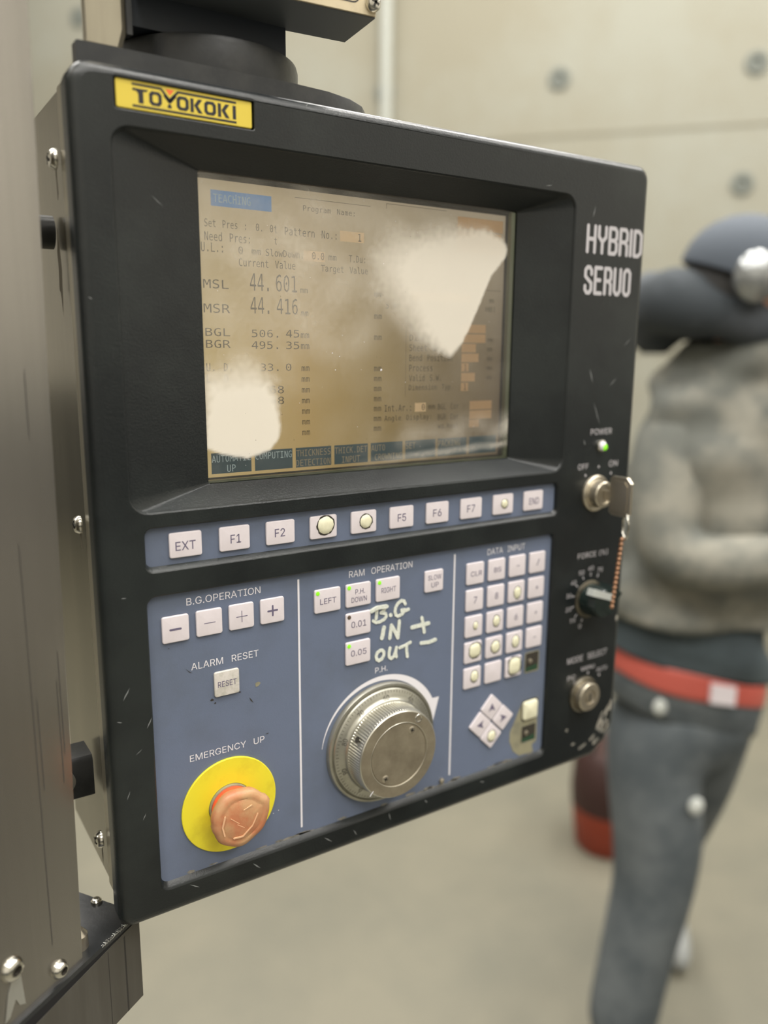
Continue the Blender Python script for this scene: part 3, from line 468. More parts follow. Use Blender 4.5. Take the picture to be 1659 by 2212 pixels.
for s, a in (('Set Pres :', (11.8, 133.9, 36, 138.1)), ('0. 0t', (42, 133.9, 55, 138.1)), ('Pattern No.:', (60, 133.2, 94, 137.6)), ('Need Pres:', (11.6, 126.8, 38.2, 131.6)), ('t', (53.2, 127.6, 54.8, 131.3)),
             ('U.L.:', (9.4, 120.9, 22, 125.8)), ('0', (31.1, 120.9, 33.9, 125)), ('mm', (39.2, 121.2, 44.7, 123.9)), ('SlowDown:', (47.7, 120.9, 71.3, 125)), ('0.0', (77.5, 120.9, 85.6, 125.2)), ('mm', (88.6, 121.2, 93.9, 123.9)), ('T.Du:', (102.6, 120.9, 114, 125)),
             ('Current Value', (31.2, 114.4, 66.4, 118.8)), ('Target Value', (83.4, 113.4, 116, 118.4)), ('MSL', (9.9, 101.6, 24.7, 106.5)), ('44.', (37.6, 101.5, 49.2, 111)), ('601', (53.7, 101.5, 67.3, 111.2)), ('mm', (69.5, 101.5, 74.3, 104)),
             ('MSR', (9.7, 88.5, 25.2, 93.5)), ('44.', (37.6, 88.9, 49.2, 98)), ('416', (54, 88.9, 67.6, 98)), ('mm', (69.8, 88.4, 74.5, 91)), ('BGL', (10.2, 75.9, 24.8, 80.4)), ('506.', (38, 75.6, 54.6, 80)), ('45', (59.6, 75.8, 68.4, 80.2)), ('mm', (69.4, 75.6, 74.9, 78.4)),
             ('BGR', (10.3, 69.4, 24.9, 73.9)), ('495.', (37.8, 69.1, 54.4, 73.5)), ('35', (59.7, 69.1, 68.3, 73.5)), ('mm', (69.4, 69.2, 74.9, 72.1)), ('U. D.', (10.1, 56.6, 25, 61)), ('33.', (43, 56.4, 54.4, 60.8)), ('0', (59.2, 56.4, 62.9, 60.8)), ('L. D.', (10.2, 50.2, 25.3, 54.6)),
             ('68', (48.6, 43.3, 57.7, 47.8)), ('68', (48.6, 37, 57.7, 41.5)), ('5.9t', (129.8, 94.6, 139.2, 98.4)), ('E', (148.4, 81.6, 150.8, 85.4)), ('Dimen', (148.1, 75, 164.5, 79)), ('Sheet Width', (148, 68.5, 180.8, 72.8)), ('Bend Position', (148, 62, 183.3, 66.3)),
             ('Process', (148, 55.5, 166.8, 59.7)), ('Valid S.W.', (148, 49.1, 173.8, 53.3)), ('Dimension Typ.', (148, 42.3, 184, 46.9)), ('Int.Ar.:', (129.1, 30, 149.8, 34.3)), ('0', (158.6, 29.9, 161.2, 34.2)), ('mm', (164, 30.5, 169.6, 33.2)), ('BGL Cor :', (172, 29.9, 194.6, 33.9)),
             ('Angle Display:', (129, 23, 166.4, 27.5)), ('BGR Cor :', (172, 23, 194.7, 26.9)), ('Wd.Real', (172.2, 17, 189.5, 20.4)), ('1', (109.2, 133.3, 111.3, 137.8)), ('1', (193.8, 55.6, 195.6, 59.8)), ('1', (193.8, 42.6, 195.6, 46.8)), ('HB)', (211, 94.6, 219, 98.6)), ('mm', (213.8, 101.2, 218, 103.6))):
    T_(s, *a)
for k in range(7): T_('mm', 69.6, 56.3 - 6.4 * k, 74.9, 59 - 6.4 * k)
for z in (101.4, 88, 75.1, 55.8, 49.5, 43.2, 36.8, 30.6, 24.2, 17.9): T_('mm', 121, z, 126.5, z + 2.8)
for z in (74.9, 68.6, 62.2, 55.9, 49.5): T_('mm', 213.6, z, 218, z + 2.4)
fld(96.5, 132.6, 113.3, 138.6, 5); fld(72, 119.8, 86.1, 125.6, 5); fld(153, 29.1, 161.9, 34.9, 5)
for x0, z0, x1, z1 in ((191, 80.7, 211.6, 86.3), (191, 74.3, 211.6, 79.9), (191, 67.9, 203.4, 73.5), (191.1, 61.4, 206, 67), (191.2, 55.1, 197.4, 60.6), (191.2, 48.3, 203.2, 54.1), (191.2, 41.9, 197.5, 47.5), (199.3, 29, 219.1, 34.9), (199.3, 22.5, 219.1, 28.3), (199.2, 16.9, 208, 22)): fld(x0, z0, x1, z1, 6)
fld(185, 147, 224, 154.8, 6); fld(185, 132.4, 223, 146, 6); fld(149, 100.6, 197.5, 105.9, 5)
for k, (a, b) in enumerate((('AUTOMATIC', 'UP'), ('COMPUTING', ''), ('THICKNESS', 'DETECTION'), ('THICK.DET', 'INPUT'), ('AUTO', 'CROWNING'), ('SET', ''), ('PACKING', ''), ('', ''))):
    x = 11.1 + 26.93 * k; fld(x, -1.7, x + 24.7, 10.3, 3); mi = 7 if k < 2 else 8
    if a: T_(a, x + .3, 4.9, x + .3 + len(a) * 2.65, 9.1, mi)
    if b: wl = len(b) * 2.65; cx = x + 12.3 if k < 4 else x + 3.2 + wl / 2; T_(b, cx - wl / 2 - .2, -1.0, cx + wl / 2 - .2, 3.1, mi)
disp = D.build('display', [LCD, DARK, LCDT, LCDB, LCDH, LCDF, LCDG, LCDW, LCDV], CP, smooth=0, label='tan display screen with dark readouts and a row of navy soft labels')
mb = MB(); mb.add([(6.3, 13.2, -5.6), (229.2, 13.2, -5.6), (229.2, 13.2, 160.4), (6.3, 13.2, 160.4)], [(0, 1, 2, 3)], 0)
mb.box(225.8, 229.3, 13.4, 16.4, -5.6, 160.4, 1); mb.box(6.3, 225.8, 13.4, 16.4, -5.6, -4.2, 1)
mb.build('cover_glass', [GLASS, GEDGE], disp, smooth=0)
# pale film patches over the glass: opacity per vertex, edge softness per outline point
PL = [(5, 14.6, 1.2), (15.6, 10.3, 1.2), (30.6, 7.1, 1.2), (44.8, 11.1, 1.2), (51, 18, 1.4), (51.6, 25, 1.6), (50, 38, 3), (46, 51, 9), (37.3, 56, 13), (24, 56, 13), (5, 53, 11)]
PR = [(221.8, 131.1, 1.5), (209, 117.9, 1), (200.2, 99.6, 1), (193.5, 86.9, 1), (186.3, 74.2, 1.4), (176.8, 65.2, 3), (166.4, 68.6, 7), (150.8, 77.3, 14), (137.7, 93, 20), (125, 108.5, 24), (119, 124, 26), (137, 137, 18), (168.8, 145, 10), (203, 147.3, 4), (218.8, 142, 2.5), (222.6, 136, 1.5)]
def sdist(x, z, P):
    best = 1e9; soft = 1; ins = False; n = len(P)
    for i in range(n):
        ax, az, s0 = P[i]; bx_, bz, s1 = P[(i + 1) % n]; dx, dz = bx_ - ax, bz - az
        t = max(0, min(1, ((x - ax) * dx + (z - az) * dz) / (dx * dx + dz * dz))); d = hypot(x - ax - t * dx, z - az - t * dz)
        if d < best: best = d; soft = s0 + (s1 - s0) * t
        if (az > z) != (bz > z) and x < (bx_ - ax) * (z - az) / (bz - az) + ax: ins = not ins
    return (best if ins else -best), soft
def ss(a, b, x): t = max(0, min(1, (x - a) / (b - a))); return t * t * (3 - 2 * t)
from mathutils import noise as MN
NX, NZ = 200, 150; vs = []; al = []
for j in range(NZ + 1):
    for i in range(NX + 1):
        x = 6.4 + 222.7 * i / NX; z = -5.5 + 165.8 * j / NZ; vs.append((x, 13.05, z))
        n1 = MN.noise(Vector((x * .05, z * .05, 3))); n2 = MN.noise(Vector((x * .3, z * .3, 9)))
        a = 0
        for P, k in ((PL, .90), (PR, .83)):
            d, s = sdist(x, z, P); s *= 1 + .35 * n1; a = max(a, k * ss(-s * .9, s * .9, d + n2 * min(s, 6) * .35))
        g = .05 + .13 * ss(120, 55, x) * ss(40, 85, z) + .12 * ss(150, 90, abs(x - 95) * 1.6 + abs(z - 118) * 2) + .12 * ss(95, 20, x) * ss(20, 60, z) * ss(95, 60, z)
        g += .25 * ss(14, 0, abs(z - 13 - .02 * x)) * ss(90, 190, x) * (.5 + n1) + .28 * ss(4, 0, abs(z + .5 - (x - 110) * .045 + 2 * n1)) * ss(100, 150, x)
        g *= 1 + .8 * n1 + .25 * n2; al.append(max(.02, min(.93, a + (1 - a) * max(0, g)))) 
fs = [(j * (NX + 1) + i, j * (NX + 1) + i + 1, (j + 1) * (NX + 1) + i + 1, (j + 1) * (NX + 1) + i) for j in range(NZ) for i in range(NX)]
mb = MB(); mb.add(vs, fs); film = mb.build('pale_film', FILM, disp, smooth=0, label='pale film lying in patches on the glass')
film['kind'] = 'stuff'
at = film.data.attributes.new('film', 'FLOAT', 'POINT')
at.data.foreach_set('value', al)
# specks on the glass
mb = MB(); rnd = random.Random(4)
for k in range(70):
    x, z = rnd.uniform(10, 224), rnd.uniform(0, 156); r = rnd.choice((.15, .2, .25, .3)); q = blob(x, z, r, r, k, 7)
    mb.add([(p[0], 12.9, p[1]) for p in q], [tuple(range(len(q)))], 0 if rnd.random() < .55 else 1)
for x, z, r in ((122, 56.8, .8), (92, 65, .4), (87, 67, .45), (89, 57, .4)): q = blob(x, z, r, r, 3, 9); mb.add([(p[0], 12.9, p[1]) for p in q], [tuple(range(len(q)))], 1)
mb.build('specks', [DARK, WHITE], disp, smooth=0, kind='stuff')

# --- keys
def key_mesh(mb, cx, cz, w, h, rot=0, mi=0, y0=0.0, t=1.3, r=1.3):
    loops = [rrect(cx - w / 2, cz - h / 2, cx + w / 2, cz + h / 2, r, y, i, 4) for y, i in ((y0, 0), (y0 - t * .7, .05), (y0 - t * .93, .35), (y0 - t, 1.0))]
    if rot:
        loops = [[(cx + (p[0] - cx) * cos(rot) - (p[2] - cz) * sin(rot), p[1], cz + (p[0] - cx) * sin(rot) + (p[2] - cz) * cos(rot)) for p in l] for l in loops]
    mb.loft(loops, mi, False, True)
KM = [KEYM, INK, GREEN, BROWN, DARK, CREAM, MARK]
def hole(mb, x, z, rx, rz, seed, y, sq=2.0):
    rnd = random.Random(seed); n = 26
    def lp(k, yy, jit):
        out = []
        for i in range(n):
            a = 2 * pi * i / n; c, s = cos(a), sin(a); q = (abs(c) ** sq + abs(s) ** sq) ** (-1 / sq); j = 1 + jit * (rnd.random() - .5)
            out.append((x + rx * k * q * c * j, yy, z + rz * k * q * s * j))
        return out
    mb.loft([lp(1.0, y - .06, .12), lp(.5, y - .07, 0)], 4, False, True)
    mb.loft([lp(.86, y - .08, .10), lp(.70, y - .75, .05), lp(.35, y - 1.05, 0)], 5, False, True)
def key(name_parent, cx, cz, w, h, legends=(), led=None, holes=(), rot=0, label=None, mats=None, y0=0.0, marks=None, t=1.3):
    mb = MB(); key_mesh(mb, cx, cz, w, h, rot, 0, y0, t); yk = y0 - t - .06
    for L in legends: text(mb, L[0], *L[1:5], yk, 1, L[5] if len(L) > 5 else .005)
    if led:
        x, z, on = led; mb.lathe([(1.35, 0), (1.25, -.25), (.7, -.42), (.01, -.45)], (x, y0 - t, z), 2 if on else 3, 20)
    for H_ in holes: hole(mb, *H_, y0 - t)
    if marks: marks(mb, yk)
    return mb.build('key', mats or KM, name_parent, (cx, 0, cz), label)
mb = MB(); mb.fill([rrect(-35.2, -46.2, 265.1, -25, 3.5, .2)])
mb.build('function_key_strip', BLUE, CP, smooth=0, label='slate blue strip holding one row of ten function keys'); strip = bpy.data.objects['function_key_strip']
FK = [('EXT', (-19.0, -38.6, -7.6, -33.6)), ('F1', (12.7, -38.4, 19, -33.4)), ('F2', (40, -38.1, 46.6, -33.2)), (None, 'torn'), (None, 'torn'), ('F5', (126, -38.4, 132.5, -33.4)), ('F6', (154, -38.2, 161, -33.2)), ('F7', (182.5, -38.2, 189.4, -33.2)), (None, 'torn'), ('END', (239, -38.4, 248.5, -33.6))]
for i in range(10):
    cx, cz = -13.1 + 28.5 * i, -35.6; s, a = FK[i]
    if s:
        d = (cx - (a[0] + a[2]) / 2) * 0
        key(strip, cx, cz, 18.3, 14, [(s,) + a], label='white function key marked %s' % s)
    else:
        hz = {3: (cx + 1.3, cz + .9, 6.3, 6.3, 11), 4: (cx + 1.4, cz + .2, 4.9, 5.0, 12), 8: (cx + 1.0, cz + .3, 3.3, 3.5, 13)}[i]
        key(strip, cx, cz, 18.3, 14, holes=[hz], label={3: 'fourth function key, torn through with the largest cream hole', 4: 'fifth function key with a ragged cream hole', 8: 'ninth function key with a small cream hole'}[i])
# --- lower blue keypad panel with its printing
mb = MB(); mb.fill([rrect(-35.7, -235.2, 264.3, -62.7, 4.5, .2)])
y = .05
def P_(s, *a, off=0.0): text(mb, s, *a, y, 1, off)
P_('B.G.OPERATION', -13.8, -70.7, 30.8, -66.5); P_('ALARM  RESET', -12.6, -109.1, 28.6, -104.9); P_('EMERGENCY  UP', -15.6, -164.5, 31.1, -160.4)
P_('RAM  OPERATION', 90.8, -70.5, 139, -66.2); P_('P.H.', 110.5, -138.1, 120.1, -134.3); P_('DATA  INPUT', 203, -71, 238.2, -66.6)
for x, z0, z1 in ((55.5, -230.2, -66.1), (174.1, -229.6, -66.3)): mb.add([(x - .65, y, z0), (x + .65, y, z0), (x + .65, y, z1), (x - .65, y, z1)], [(0, 1, 2, 3)], 1)
# swelling arc arrow round the handwheel
cx, cz = 115.3, -187; A = []; B = []
for k in range(41):
    a = radians(172 - k / 40 * (172 - 14)); t = k / 40; A.append((cx + (45.2 + 1.9 * t) * cos(a), y, cz + (45.2 + 1.9 * t) * sin(a))); B.append((cx + (44.9 - 3.0 * min(1, t * 1.3)) * cos(a), y, cz + (44.9 - 3.0 * min(1, t * 1.3)) * sin(a)))
A = A[:38]; B = B[:41]
mb.add(A + B[:38], [(i, i + 1, 38 + i + 1, 38 + i) for i in range(37)], 1)
mb.fill([[A[-1], (163.2, y, -166.6), (158.2, y, -184.5), (156.6, y, -177), B[37]]], 1)
# nicks and a torn flap in the membrane
for q, mi in ((blob(27.6, -126.2, 2.6, 2.0, 5, 9), 2), ([(-16.2, -107.1), (-13.6, -109.6), (-11.6, -110.9), (-13.8, -109.9)], 3), ([(22, -133.6), (23.3, -135.1), (24.6, -137.5), (22.9, -136)], 3), (blob(-1, -129.6, 1.2, 1, 8, 8), 3), (blob(.8, -132, .8, .6, 9, 8), 3), (blob(16.1, -128.8, 1, .5, 10, 8), 3), (blob(-24.8, -93.6, .4, .4, 2, 6), 3),
              ([(31.6, -159.6), (34.0, -159.2), (33.6, -160.0)], 3), (blob(31.8, -205, .7, .9, 6, 7), 3), (blob(36, -214, .35, .3, 4, 6), 1), (blob(39.5, -213, .5, .6, 5, 6), 1)):
    mb.fill([[(p[0], y - .02, p[1]) for p in q]], mi)
# peeled, olive backing beside the bare switches
mb.fill([[(p[0], y, p[1]) for p in ((242.1, -190.1), (239.6, -195), (235, -204), (230.8, -211.5), (230.6, -219), (234.5, -228), (241.3, -233.8), (255.6, -234), (254, -228), (258.5, -226), (258, -189.4))]], 2)
kp = mb.build('keypad_panel', [BLUE, WHITE, OLIVE, DARK], CP, smooth=0, label='slate blue membrane panel with white lettering and two dividing lines')
# B.G. keys
def bar(x0, x1, z0, z1): return lambda mb, yk: mb.stroke([(x0, (z0 + z1) / 2), (x1, (z0 + z1) / 2)], z1 - z0, yk + .06, 1, .06)
def cross(cx, cz, L, w):
    def f(mb, yk): mb.stroke([(cx - L, cz), (cx + L, cz)], w, yk + .06, 1, .06); mb.stroke([(cx, cz - L), (cx, cz + L)], w, yk + .06, 1, .08)
    return f
key(kp, -20.8, -82.6, 15.3, 15.2, marks=bar(-23.9, -18.1, -83.3, -82.1), label='white key with a thick minus')
key(kp, -1.3, -82.3, 15.3, 15.2, marks=bar(-4.4, 2.0, -82.7, -82.3), label='white key with a thin minus')
key(kp, 18.2, -82.2, 15.3, 15.2, marks=cross(18.2, -82.2, 3.3, .4), label='white key with a thin plus')
key(kp, 37.7, -82.1, 15.3, 15.2, marks=cross(37.7, -82.1, 2.9, 1.1), label='white key with a thick plus')
key(kp, 8.0, -120.7, 15.3, 15.2, [('RESET', 2.3, -122.6, 13.8, -119.0)], label='grubby white key marked RESET', mats=[KEYD] + KM[1:])
key(kp, 74.9, -82, 18.3, 15, [('LEFT', 69.4, -84.1, 80.7, -80.5)], (67.9, -76.7, 1), label='white key marked LEFT with a lit green dot')
key(kp, 97.1, -82, 18.3, 15, [('P.H.', 94.5, -81.5, 101.6, -78.2), ('DOWN', 91.7, -86.6, 103, -83.2)], (90.1, -76.7, 1), label='white key marked P.H. DOWN with a lit green dot')
key(kp, 119.4, -81.9, 18.3, 15, [('RIGHT', 114, -84, 125.2, -80.5)], (112.6, -76.7, 1), label='white key marked RIGHT with a lit green dot')
key(kp, 97.0, -101, 18.3, 15, [('0.01', 91.6, -103.3, 102.7, -99)], (90.1, -95.8, 0), label='white key marked 0.01 with its dot dark')
key(kp, 96.9, -120.2, 18.3, 15.4, [('0.05', 91.3, -122.3, 102.9, -118.2)], (90, -115, 1), label='white key marked 0.05 with a lit green dot')
key(kp, 156.2, -82, 15.2, 14.8, [('SLOW', 151, -81.2, 162.1, -77.8), ('UP', 153.7, -86.5, 159.8, -83)], label='white key marked SLOW UP')
LG = [['CLR', 'BS', '-', '/'], ['7', '8', 'h', '*'], ['h', 'h', '6', '+'], ['h', 'h', 'h', '-'], ['h', '', 'c', 'x']]
HO = {(1, 2): (.7, -.9, 3.7, 5.0), (2, 0): (1.3, .3, 2.3, 3.2), (2, 1): (1.0, .3, 3.5, 4.6), (3, 0): (1.4, 1.2, 5.6, 6.0), (3, 1): (1.0, .0, 4.5, 5.2), (3, 2): (.8, .3, 3.8, 5.1), (4, 0): (1.6, .8, 3.8, 4.8), (4, 2): (.9, .6, 6.5, 7.2)}
NM = ['first', 'second', 'third', 'fourth', 'fifth']
for i in range(5):
    for j in range(4):
        cx, cz = 191.8 + 19.42 * j, -82.1 - 19.19 * i; s = LG[i][j]
        if s == 'x': continue
        lg = []
        if s in ('CLR', 'BS'): w = 5 if s == 'CLR' else 3.3; lg = [(s, cx - w + .6, cz - 1.9, cx + w + .6, cz + 1.7)]
        elif s and s not in 'hc': w = {'-': 1.5, '/': 1.6, '*': 1.2, '+': 1.3}.get(s, 1.5); hh = .25 if s == '-' else (1.3 if s in '*+' else 2.4); lg = [(s, cx - w + .4, cz - hh, cx + w + .4, cz + hh)]
        ho = []
        if (i, j) in HO: a = HO[(i, j)]; ho = [(cx + a[0], cz + a[1], a[2], a[3], i * 7 + j, )]
        lab = 'white data key marked %s' % s if lg else ('blank white data key' if not ho else 'data key with a worn cream hole, %s row, %s column' % (NM[i], NM[j]))
        mb2 = MB(); key_mesh(mb2, cx, cz, 15.4, 15.4)
        for L in lg: text(mb2, L[0], *L[1:5], -1.36, 1, .006)
        for x, z, rx, rz, sd in ho: hole(mb2, x, z, rx, rz, sd, -1.3, 3.0 if (i, j) in ((3, 0), (4, 2)) else 2.0)
        mb2.build('key', KM, kp, (cx, 0, cz), lab)
# arrow keys: a diamond of four
for n, (cx, cz, ang) in enumerate(((211, -186.2, pi / 2), (222.3, -197, 0), (200.6, -197.3, pi), (211.2, -208.4, -pi / 2))):
    mb2 = MB(); key_mesh(mb2, cx, cz, 14.6, 14.6, pi / 4)
    if n < 3:
        q = [(3.5, 0), (-3.0, 3.2), (-1.4, 0), (-3.0, -3.2)]; mb2.fill([[(cx + p[0] * cos(ang) - p[1] * sin(ang), -1.4, cz + p[0] * sin(ang) + p[1] * cos(ang)) for p in q]], 1)
    else: hole(mb2, cx + .4, cz - .4, 4.2, 4.9, 77, -1.3)
    mb2.build('key', KM, kp, (cx, 0, cz), ('arrow key at the top of the diamond', 'arrow key at the right of the diamond', 'arrow key at the left of the diamond', 'bottom arrow key with a worn cream hole')[n])
# bare cream switch cap and the two gaping holes with board behind
mb2 = MB(); mb2.loft([rrect(242.6, -205.2, 257, -190.4, 2.2, y_, i_, 4) for y_, i_ in ((0, -.6), (-.15, 0), (-1.6, .3), (-2.3, 1.6))], 5, False, True); mb2.loft([rrect(242.6, -205.2, 257, -190.4, 2.2, -.1, -1.2, 4), rrect(242.6, -205.2, 257, -190.4, 2.2, -.12, .2, 4)], 4)
mb2.build('key', KM, kp, (249.8, 0, -197.8), 'bare cream switch cap without its white cover')
for x0, z0, x1, z1, lb in ((243.4, -166.9, 256.4, -152, 'gaping square hole showing green board and a pale nub'), (242.6, -224, 256.8, -210.4, 'lower square hole below the bare cream cap')):
    mb2 = MB(); mb2.loft([rrect(x0, z0, x1, z1, .8, -.1, -.7, 3), rrect(x0, z0, x1, z1, .8, -.25, -.1, 3), rrect(x0, z0, x1, z1, .8, 0.1, 0.1, 3)], 3); mb2.loft([rrect(x0, z0, x1, z1, .8, .02, 0.1, 3), rrect(x0, z0, x1, z1, .8, .03, 3, 3)], 0, False, True)
    mb2.add([((x0 + .6), -.06, z0 + .6), (x1 - .6, -.06, z0 + .6), (x1 - .6, -.06, z0 + 5), (x0 + .6, -.06, z0 + 3.6)], [(0, 1, 2, 3)], 1)
    mb2.lathe([(1.9, 0), (1.8, -1.0), (1.2, -1.3), (.01, -1.35)], (x0 + 4.4, 0, (z0 + z1) / 2 + 1), 2, 16)
    mb2.build('switch_hole', [DARK, PCB, NICK, OLIVE], kp, ((x0 + x1) / 2, 0, (z0 + z1) / 2), lb)
# hand-painted marker lettering
mb = MB(); k = -.05
for pts, w in (([(106.6, -94.8), (111.2, -93.2), (118.5, -93.4)], 1.9), ([(111.6, -93.8), (110.9, -100.5)], 1.9), ([(118.5, -93.5), (117.3, -95.6), (114.5, -97.4), (118.2, -98.4), (118.6, -100.6), (117.2, -102.2), (114, -103.3), (111, -103.3), (108.6, -101.8)], 1.7), ([(122.1, -100.2), (122.2, -100.3)], 2.2),
               ([(133.6, -94.6), (132.6, -92.4), (130.5, -91.8), (127.6, -93.3), (125.9, -96), (125.5, -98.5), (126.3, -101), (128, -102), (131.2, -101.2), (133.4, -98.6), (130.8, -98.4), (131.2, -99.6), (136.3, -98.7)], 1.8), ([(117, -107.8), (116.4, -110), (116.2, -112), (115.4, -114.6)], 2.4),
               ([(121.6, -115.9), (122.3, -111), (122.8, -107.4), (125.6, -112), (128, -116.8)], 2.1), ([(128.1, -116.4), (129, -105.6)], 2.0), ([(139.3, -111.9), (144, -111.7), (153, -111.5)], 2.2), ([(147.3, -106.6), (148.5, -112), (149.4, -117)], 2.0), ([(147, -124.4), (153.8, -125), (159, -124.2)], 2.0),
               ([(114.4, -122.9), (112, -124), (111, -126.2), (111.6, -128.6), (113.3, -129.8), (115.6, -129), (117, -126.8), (117, -124.4), (115.6, -123), (114, -122.9)], 1.8), ([(121.9, -122.8), (121.1, -126), (121.2, -128.8), (122.9, -130.3), (124.9, -129.3), (126.2, -126.5), (127, -123.4)], 1.8), ([(126.8, -124), (126.4, -127.4), (127, -130)], 1.7),
               ([(129.6, -124.2), (134, -123.4), (138.2, -122)], 1.7), ([(135, -123.6), (135.2, -128), (135.8, -131.6)], 1.8)):
    mb.stroke(pts, w * 1.22, .1, 0, .35 if min(p[0] for p in pts) > 107 else 1.6)
mb.build('marker_lettering', MARK, CP, smooth=40, label='hand painted white words B.G IN + OUT -')
# small stud
mb = MB(); mb.lathe([(1.9, .5), (1.8, -1.4), (1.0, -2.0), (.01, -2.1)], (166.8, 0, -231.4), 0, 16); mb.build('stud', NICK, CP, (166.8, 0, -231.4))
mb = MB()
random.seed(3)
for k in range(26):
    x = random.uniform(-30, 262); q = blob(x, -234.6 + random.uniform(-.3, .8), random.uniform(2, 7), random.uniform(.5, 1.3), k, 10); mb.add([(p[0], .02 - .0, p[1]) for p in q if True], [tuple(range(len(q)))])
mb.build('edge_grime', SCUFF, CP, smooth=0, kind='stuff')

# --- handwheel (pulse dial)
hc = (115.3, 0, -187)
hw_ = MB(); hw_.lathe([(41.6, .2), (41.6, -2.2), (41.0, -3.2), (39.6, -3.5), (38.9, -2.6), (38.5, -2.6), (38.2, -4.0), (37.6, -4.6), (33.5, -5.6), (31.9, -6.6), (31.2, -8.2), (29, -8.2)], hc, 0, 96)
hnd = hw_.build('handwheel', ALU, CP, hc, 'silver handwheel dial with engraved scale')
mb = MB()
for k in range(100):
    a = radians(90 + k * 3.6); r0, r1 = (37.3, 34.9) if k % 10 == 0 else ((37.3, 35.3) if k % 5 == 0 else (37.3, 35.8))
    q = []
    for r, w in ((r0, -.14), (r0, .14), (r1, .14), (r1, -.14)):
        yy = -4.68 - (37.6 - r) * .244; q.append((hc[0] + r * cos(a) - w * sin(a), yy - .04, hc[2] + r * sin(a) + w * cos(a)))
    mb.add(q, [(0, 1, 2, 3)])
for n, s in enumerate(('60', '70', '80', '90', '0', '10', '20', '30', '40', '50')):
    a = radians(90 + 36 * n); rc = 32.9 if False else 33.0; cx, cz = hc[0] + 33.2 * cos(a), hc[2] + 33.2 * sin(a); w = 2.2 if len(s) > 1 else 1.1
    text(mb, s, cx - w, cz - 1.6, cx + w, cz + 1.6, -6.95, 0, .0, a - pi / 2, (cx, cz))
# lift numerals onto the sloped ring
mb.v = [(v[0], (-5.72 - max(0, (33.5 - hypot(v[0] - hc[0], v[2] - hc[2]))) * .62 - .12) if abs(v[1] + 6.95) < .01 else v[1], v[2]) for v in mb.v]
mb.build('engraved_scale', mat('engraving', (.07, .065, .055), .6), hnd, hc, smooth=0)
mb = MB(); n = 400
def kn(r, y_, amp): return [(hc[0] + (r + (amp if i % 4 < 2 else -amp)) * cos(2 * pi * i / n), y_, hc[2] + (r + (amp if i % 4 < 2 else -amp)) * sin(2 * pi * i / n)) for i in range(n)]
mb.loft([kn(31, -7.2, 0), kn(30.6, -8.6, 0), kn(30.2, -9, .28), kn(29.7, -20.2, .28), kn(29.6, -20.6, 0), kn(29.5, -21.4, 0), kn(28.9, -22, 0)], 0)
mb.build('knurled_grip', ALU3, hnd, hc, smooth=25)
mb = MB(); mb.lathe([(28.9, -22), (21.6, -22.05), (21.3, -21.5), (21.1, -21.5)], hc, 0, 80)
mb.lathe([(21.1, -21.4), (20.9, -21.75), (.01, -21.75)], hc, 0, 80); mb.lathe([(21.9, -22.06), (21.75, -22.2), (21.55, -22.07)], hc, 1, 80)
mb.build('face_plate', [ALU2, ALU3], hnd, hc, 'tarnished brown face plate')
for dx, dz in ((9.6, 14.6), (-10.6, -14.2)): screw('screw', (hc[0] + dx, -21.7, hc[2] + dz), 2.5, hnd, [NICK, DARK], 'y', .7)
mb = MB(); c_ = (hc[0] + 14.9, -22, hc[2] + 21.4); mb.lathe([(3.0, -.02), (2.7, -.3), (2.1, -.2), (1.2, .4), (.01, .5)], c_, 0, 20); mb.build('dimple', CHR, hnd, c_)
mb = MB(); a = radians(152); c_ = (hc[0] + 30.4 * cos(a), -14.5, hc[2] + 30.4 * sin(a)); M = Matrix.Translation(c_) @ Matrix.Rotation(-a, 4, 'Y')
mb.add([M @ Vector((.5, 2.1 * cos(t * pi / 8), 2.1 * sin(t * pi / 8))) for t in range(16)], [tuple(range(16))]); mb.build('set_screw_hole', DARK, hnd, c_, smooth=0)
mb = MB(); mb.stroke([(93.0, -209.5), (95.4, -206.8)], .5, -22.05, 0, .05); mb.build('pointer_mark', WHITE, hnd, hc, smooth=0)

# --- emergency button
ec = (7.6, 0, -198.1)
mb = MB(); mb.lathe([(29.8, .1), (29.8, -.8), (29.4, -1.1), (13.6, -1.2), (13.6, -.6), (13.2, -.6)], ec, 0, 72)
eb = mb.build('emergency_button', YEL, CP, ec, 'yellow disc with a worn red push button')
mb = MB(); mb.lathe([(13.4, -.6), (13.2, -2.6), (12.6, -2.8)], ec, 1, 48); mb.lathe([(12.5, -.8), (12.4, -13.5), (12.0, -14)], ec, 0, 48)
mb.build('red_collar', [RED, OLIVE], eb, ec)
def wob(a): return 1 + .035 * sin(3 * a + 1) + .02 * sin(7 * a) + (.05 if abs((a % (2 * pi)) - .42) < .16 else 0) + (.04 if abs((a % (2 * pi)) - 3.35) < .14 else 0)
mb = MB(); e2 = (ec[0] - .2, 0, ec[2] + .1)
mb.lathe([(12.2, -11.0), (16.4, -12.2), (17.6, -14.0), (17.7, -16.6), (16.7, -18.8), (13.6, -19.8), (12.6, -19.4), (11.8, -19.8), (6, -20.4), (.01, -20.5)], e2, 0, 64, wob=wob)
for pts, w in (([(-4, -204.5), (-5.2, -199), (-3.4, -193)], .9), ([(1.5, -208), (7, -208.4), (13, -203.6), (16.6, -197)], .8), ([(8, -192), (13, -190.5)], .6), ([(4, -200), (8, -203)], .4), ([(0, -195), (5, -199.5)], .4)):
    mb.stroke(pts, w, -19.75, 1, .75)
mb.build('button_head', [COPPER, COPPER2], eb, ec, 'orange brown mushroom head scraped and chewed at its rim', smooth=50)

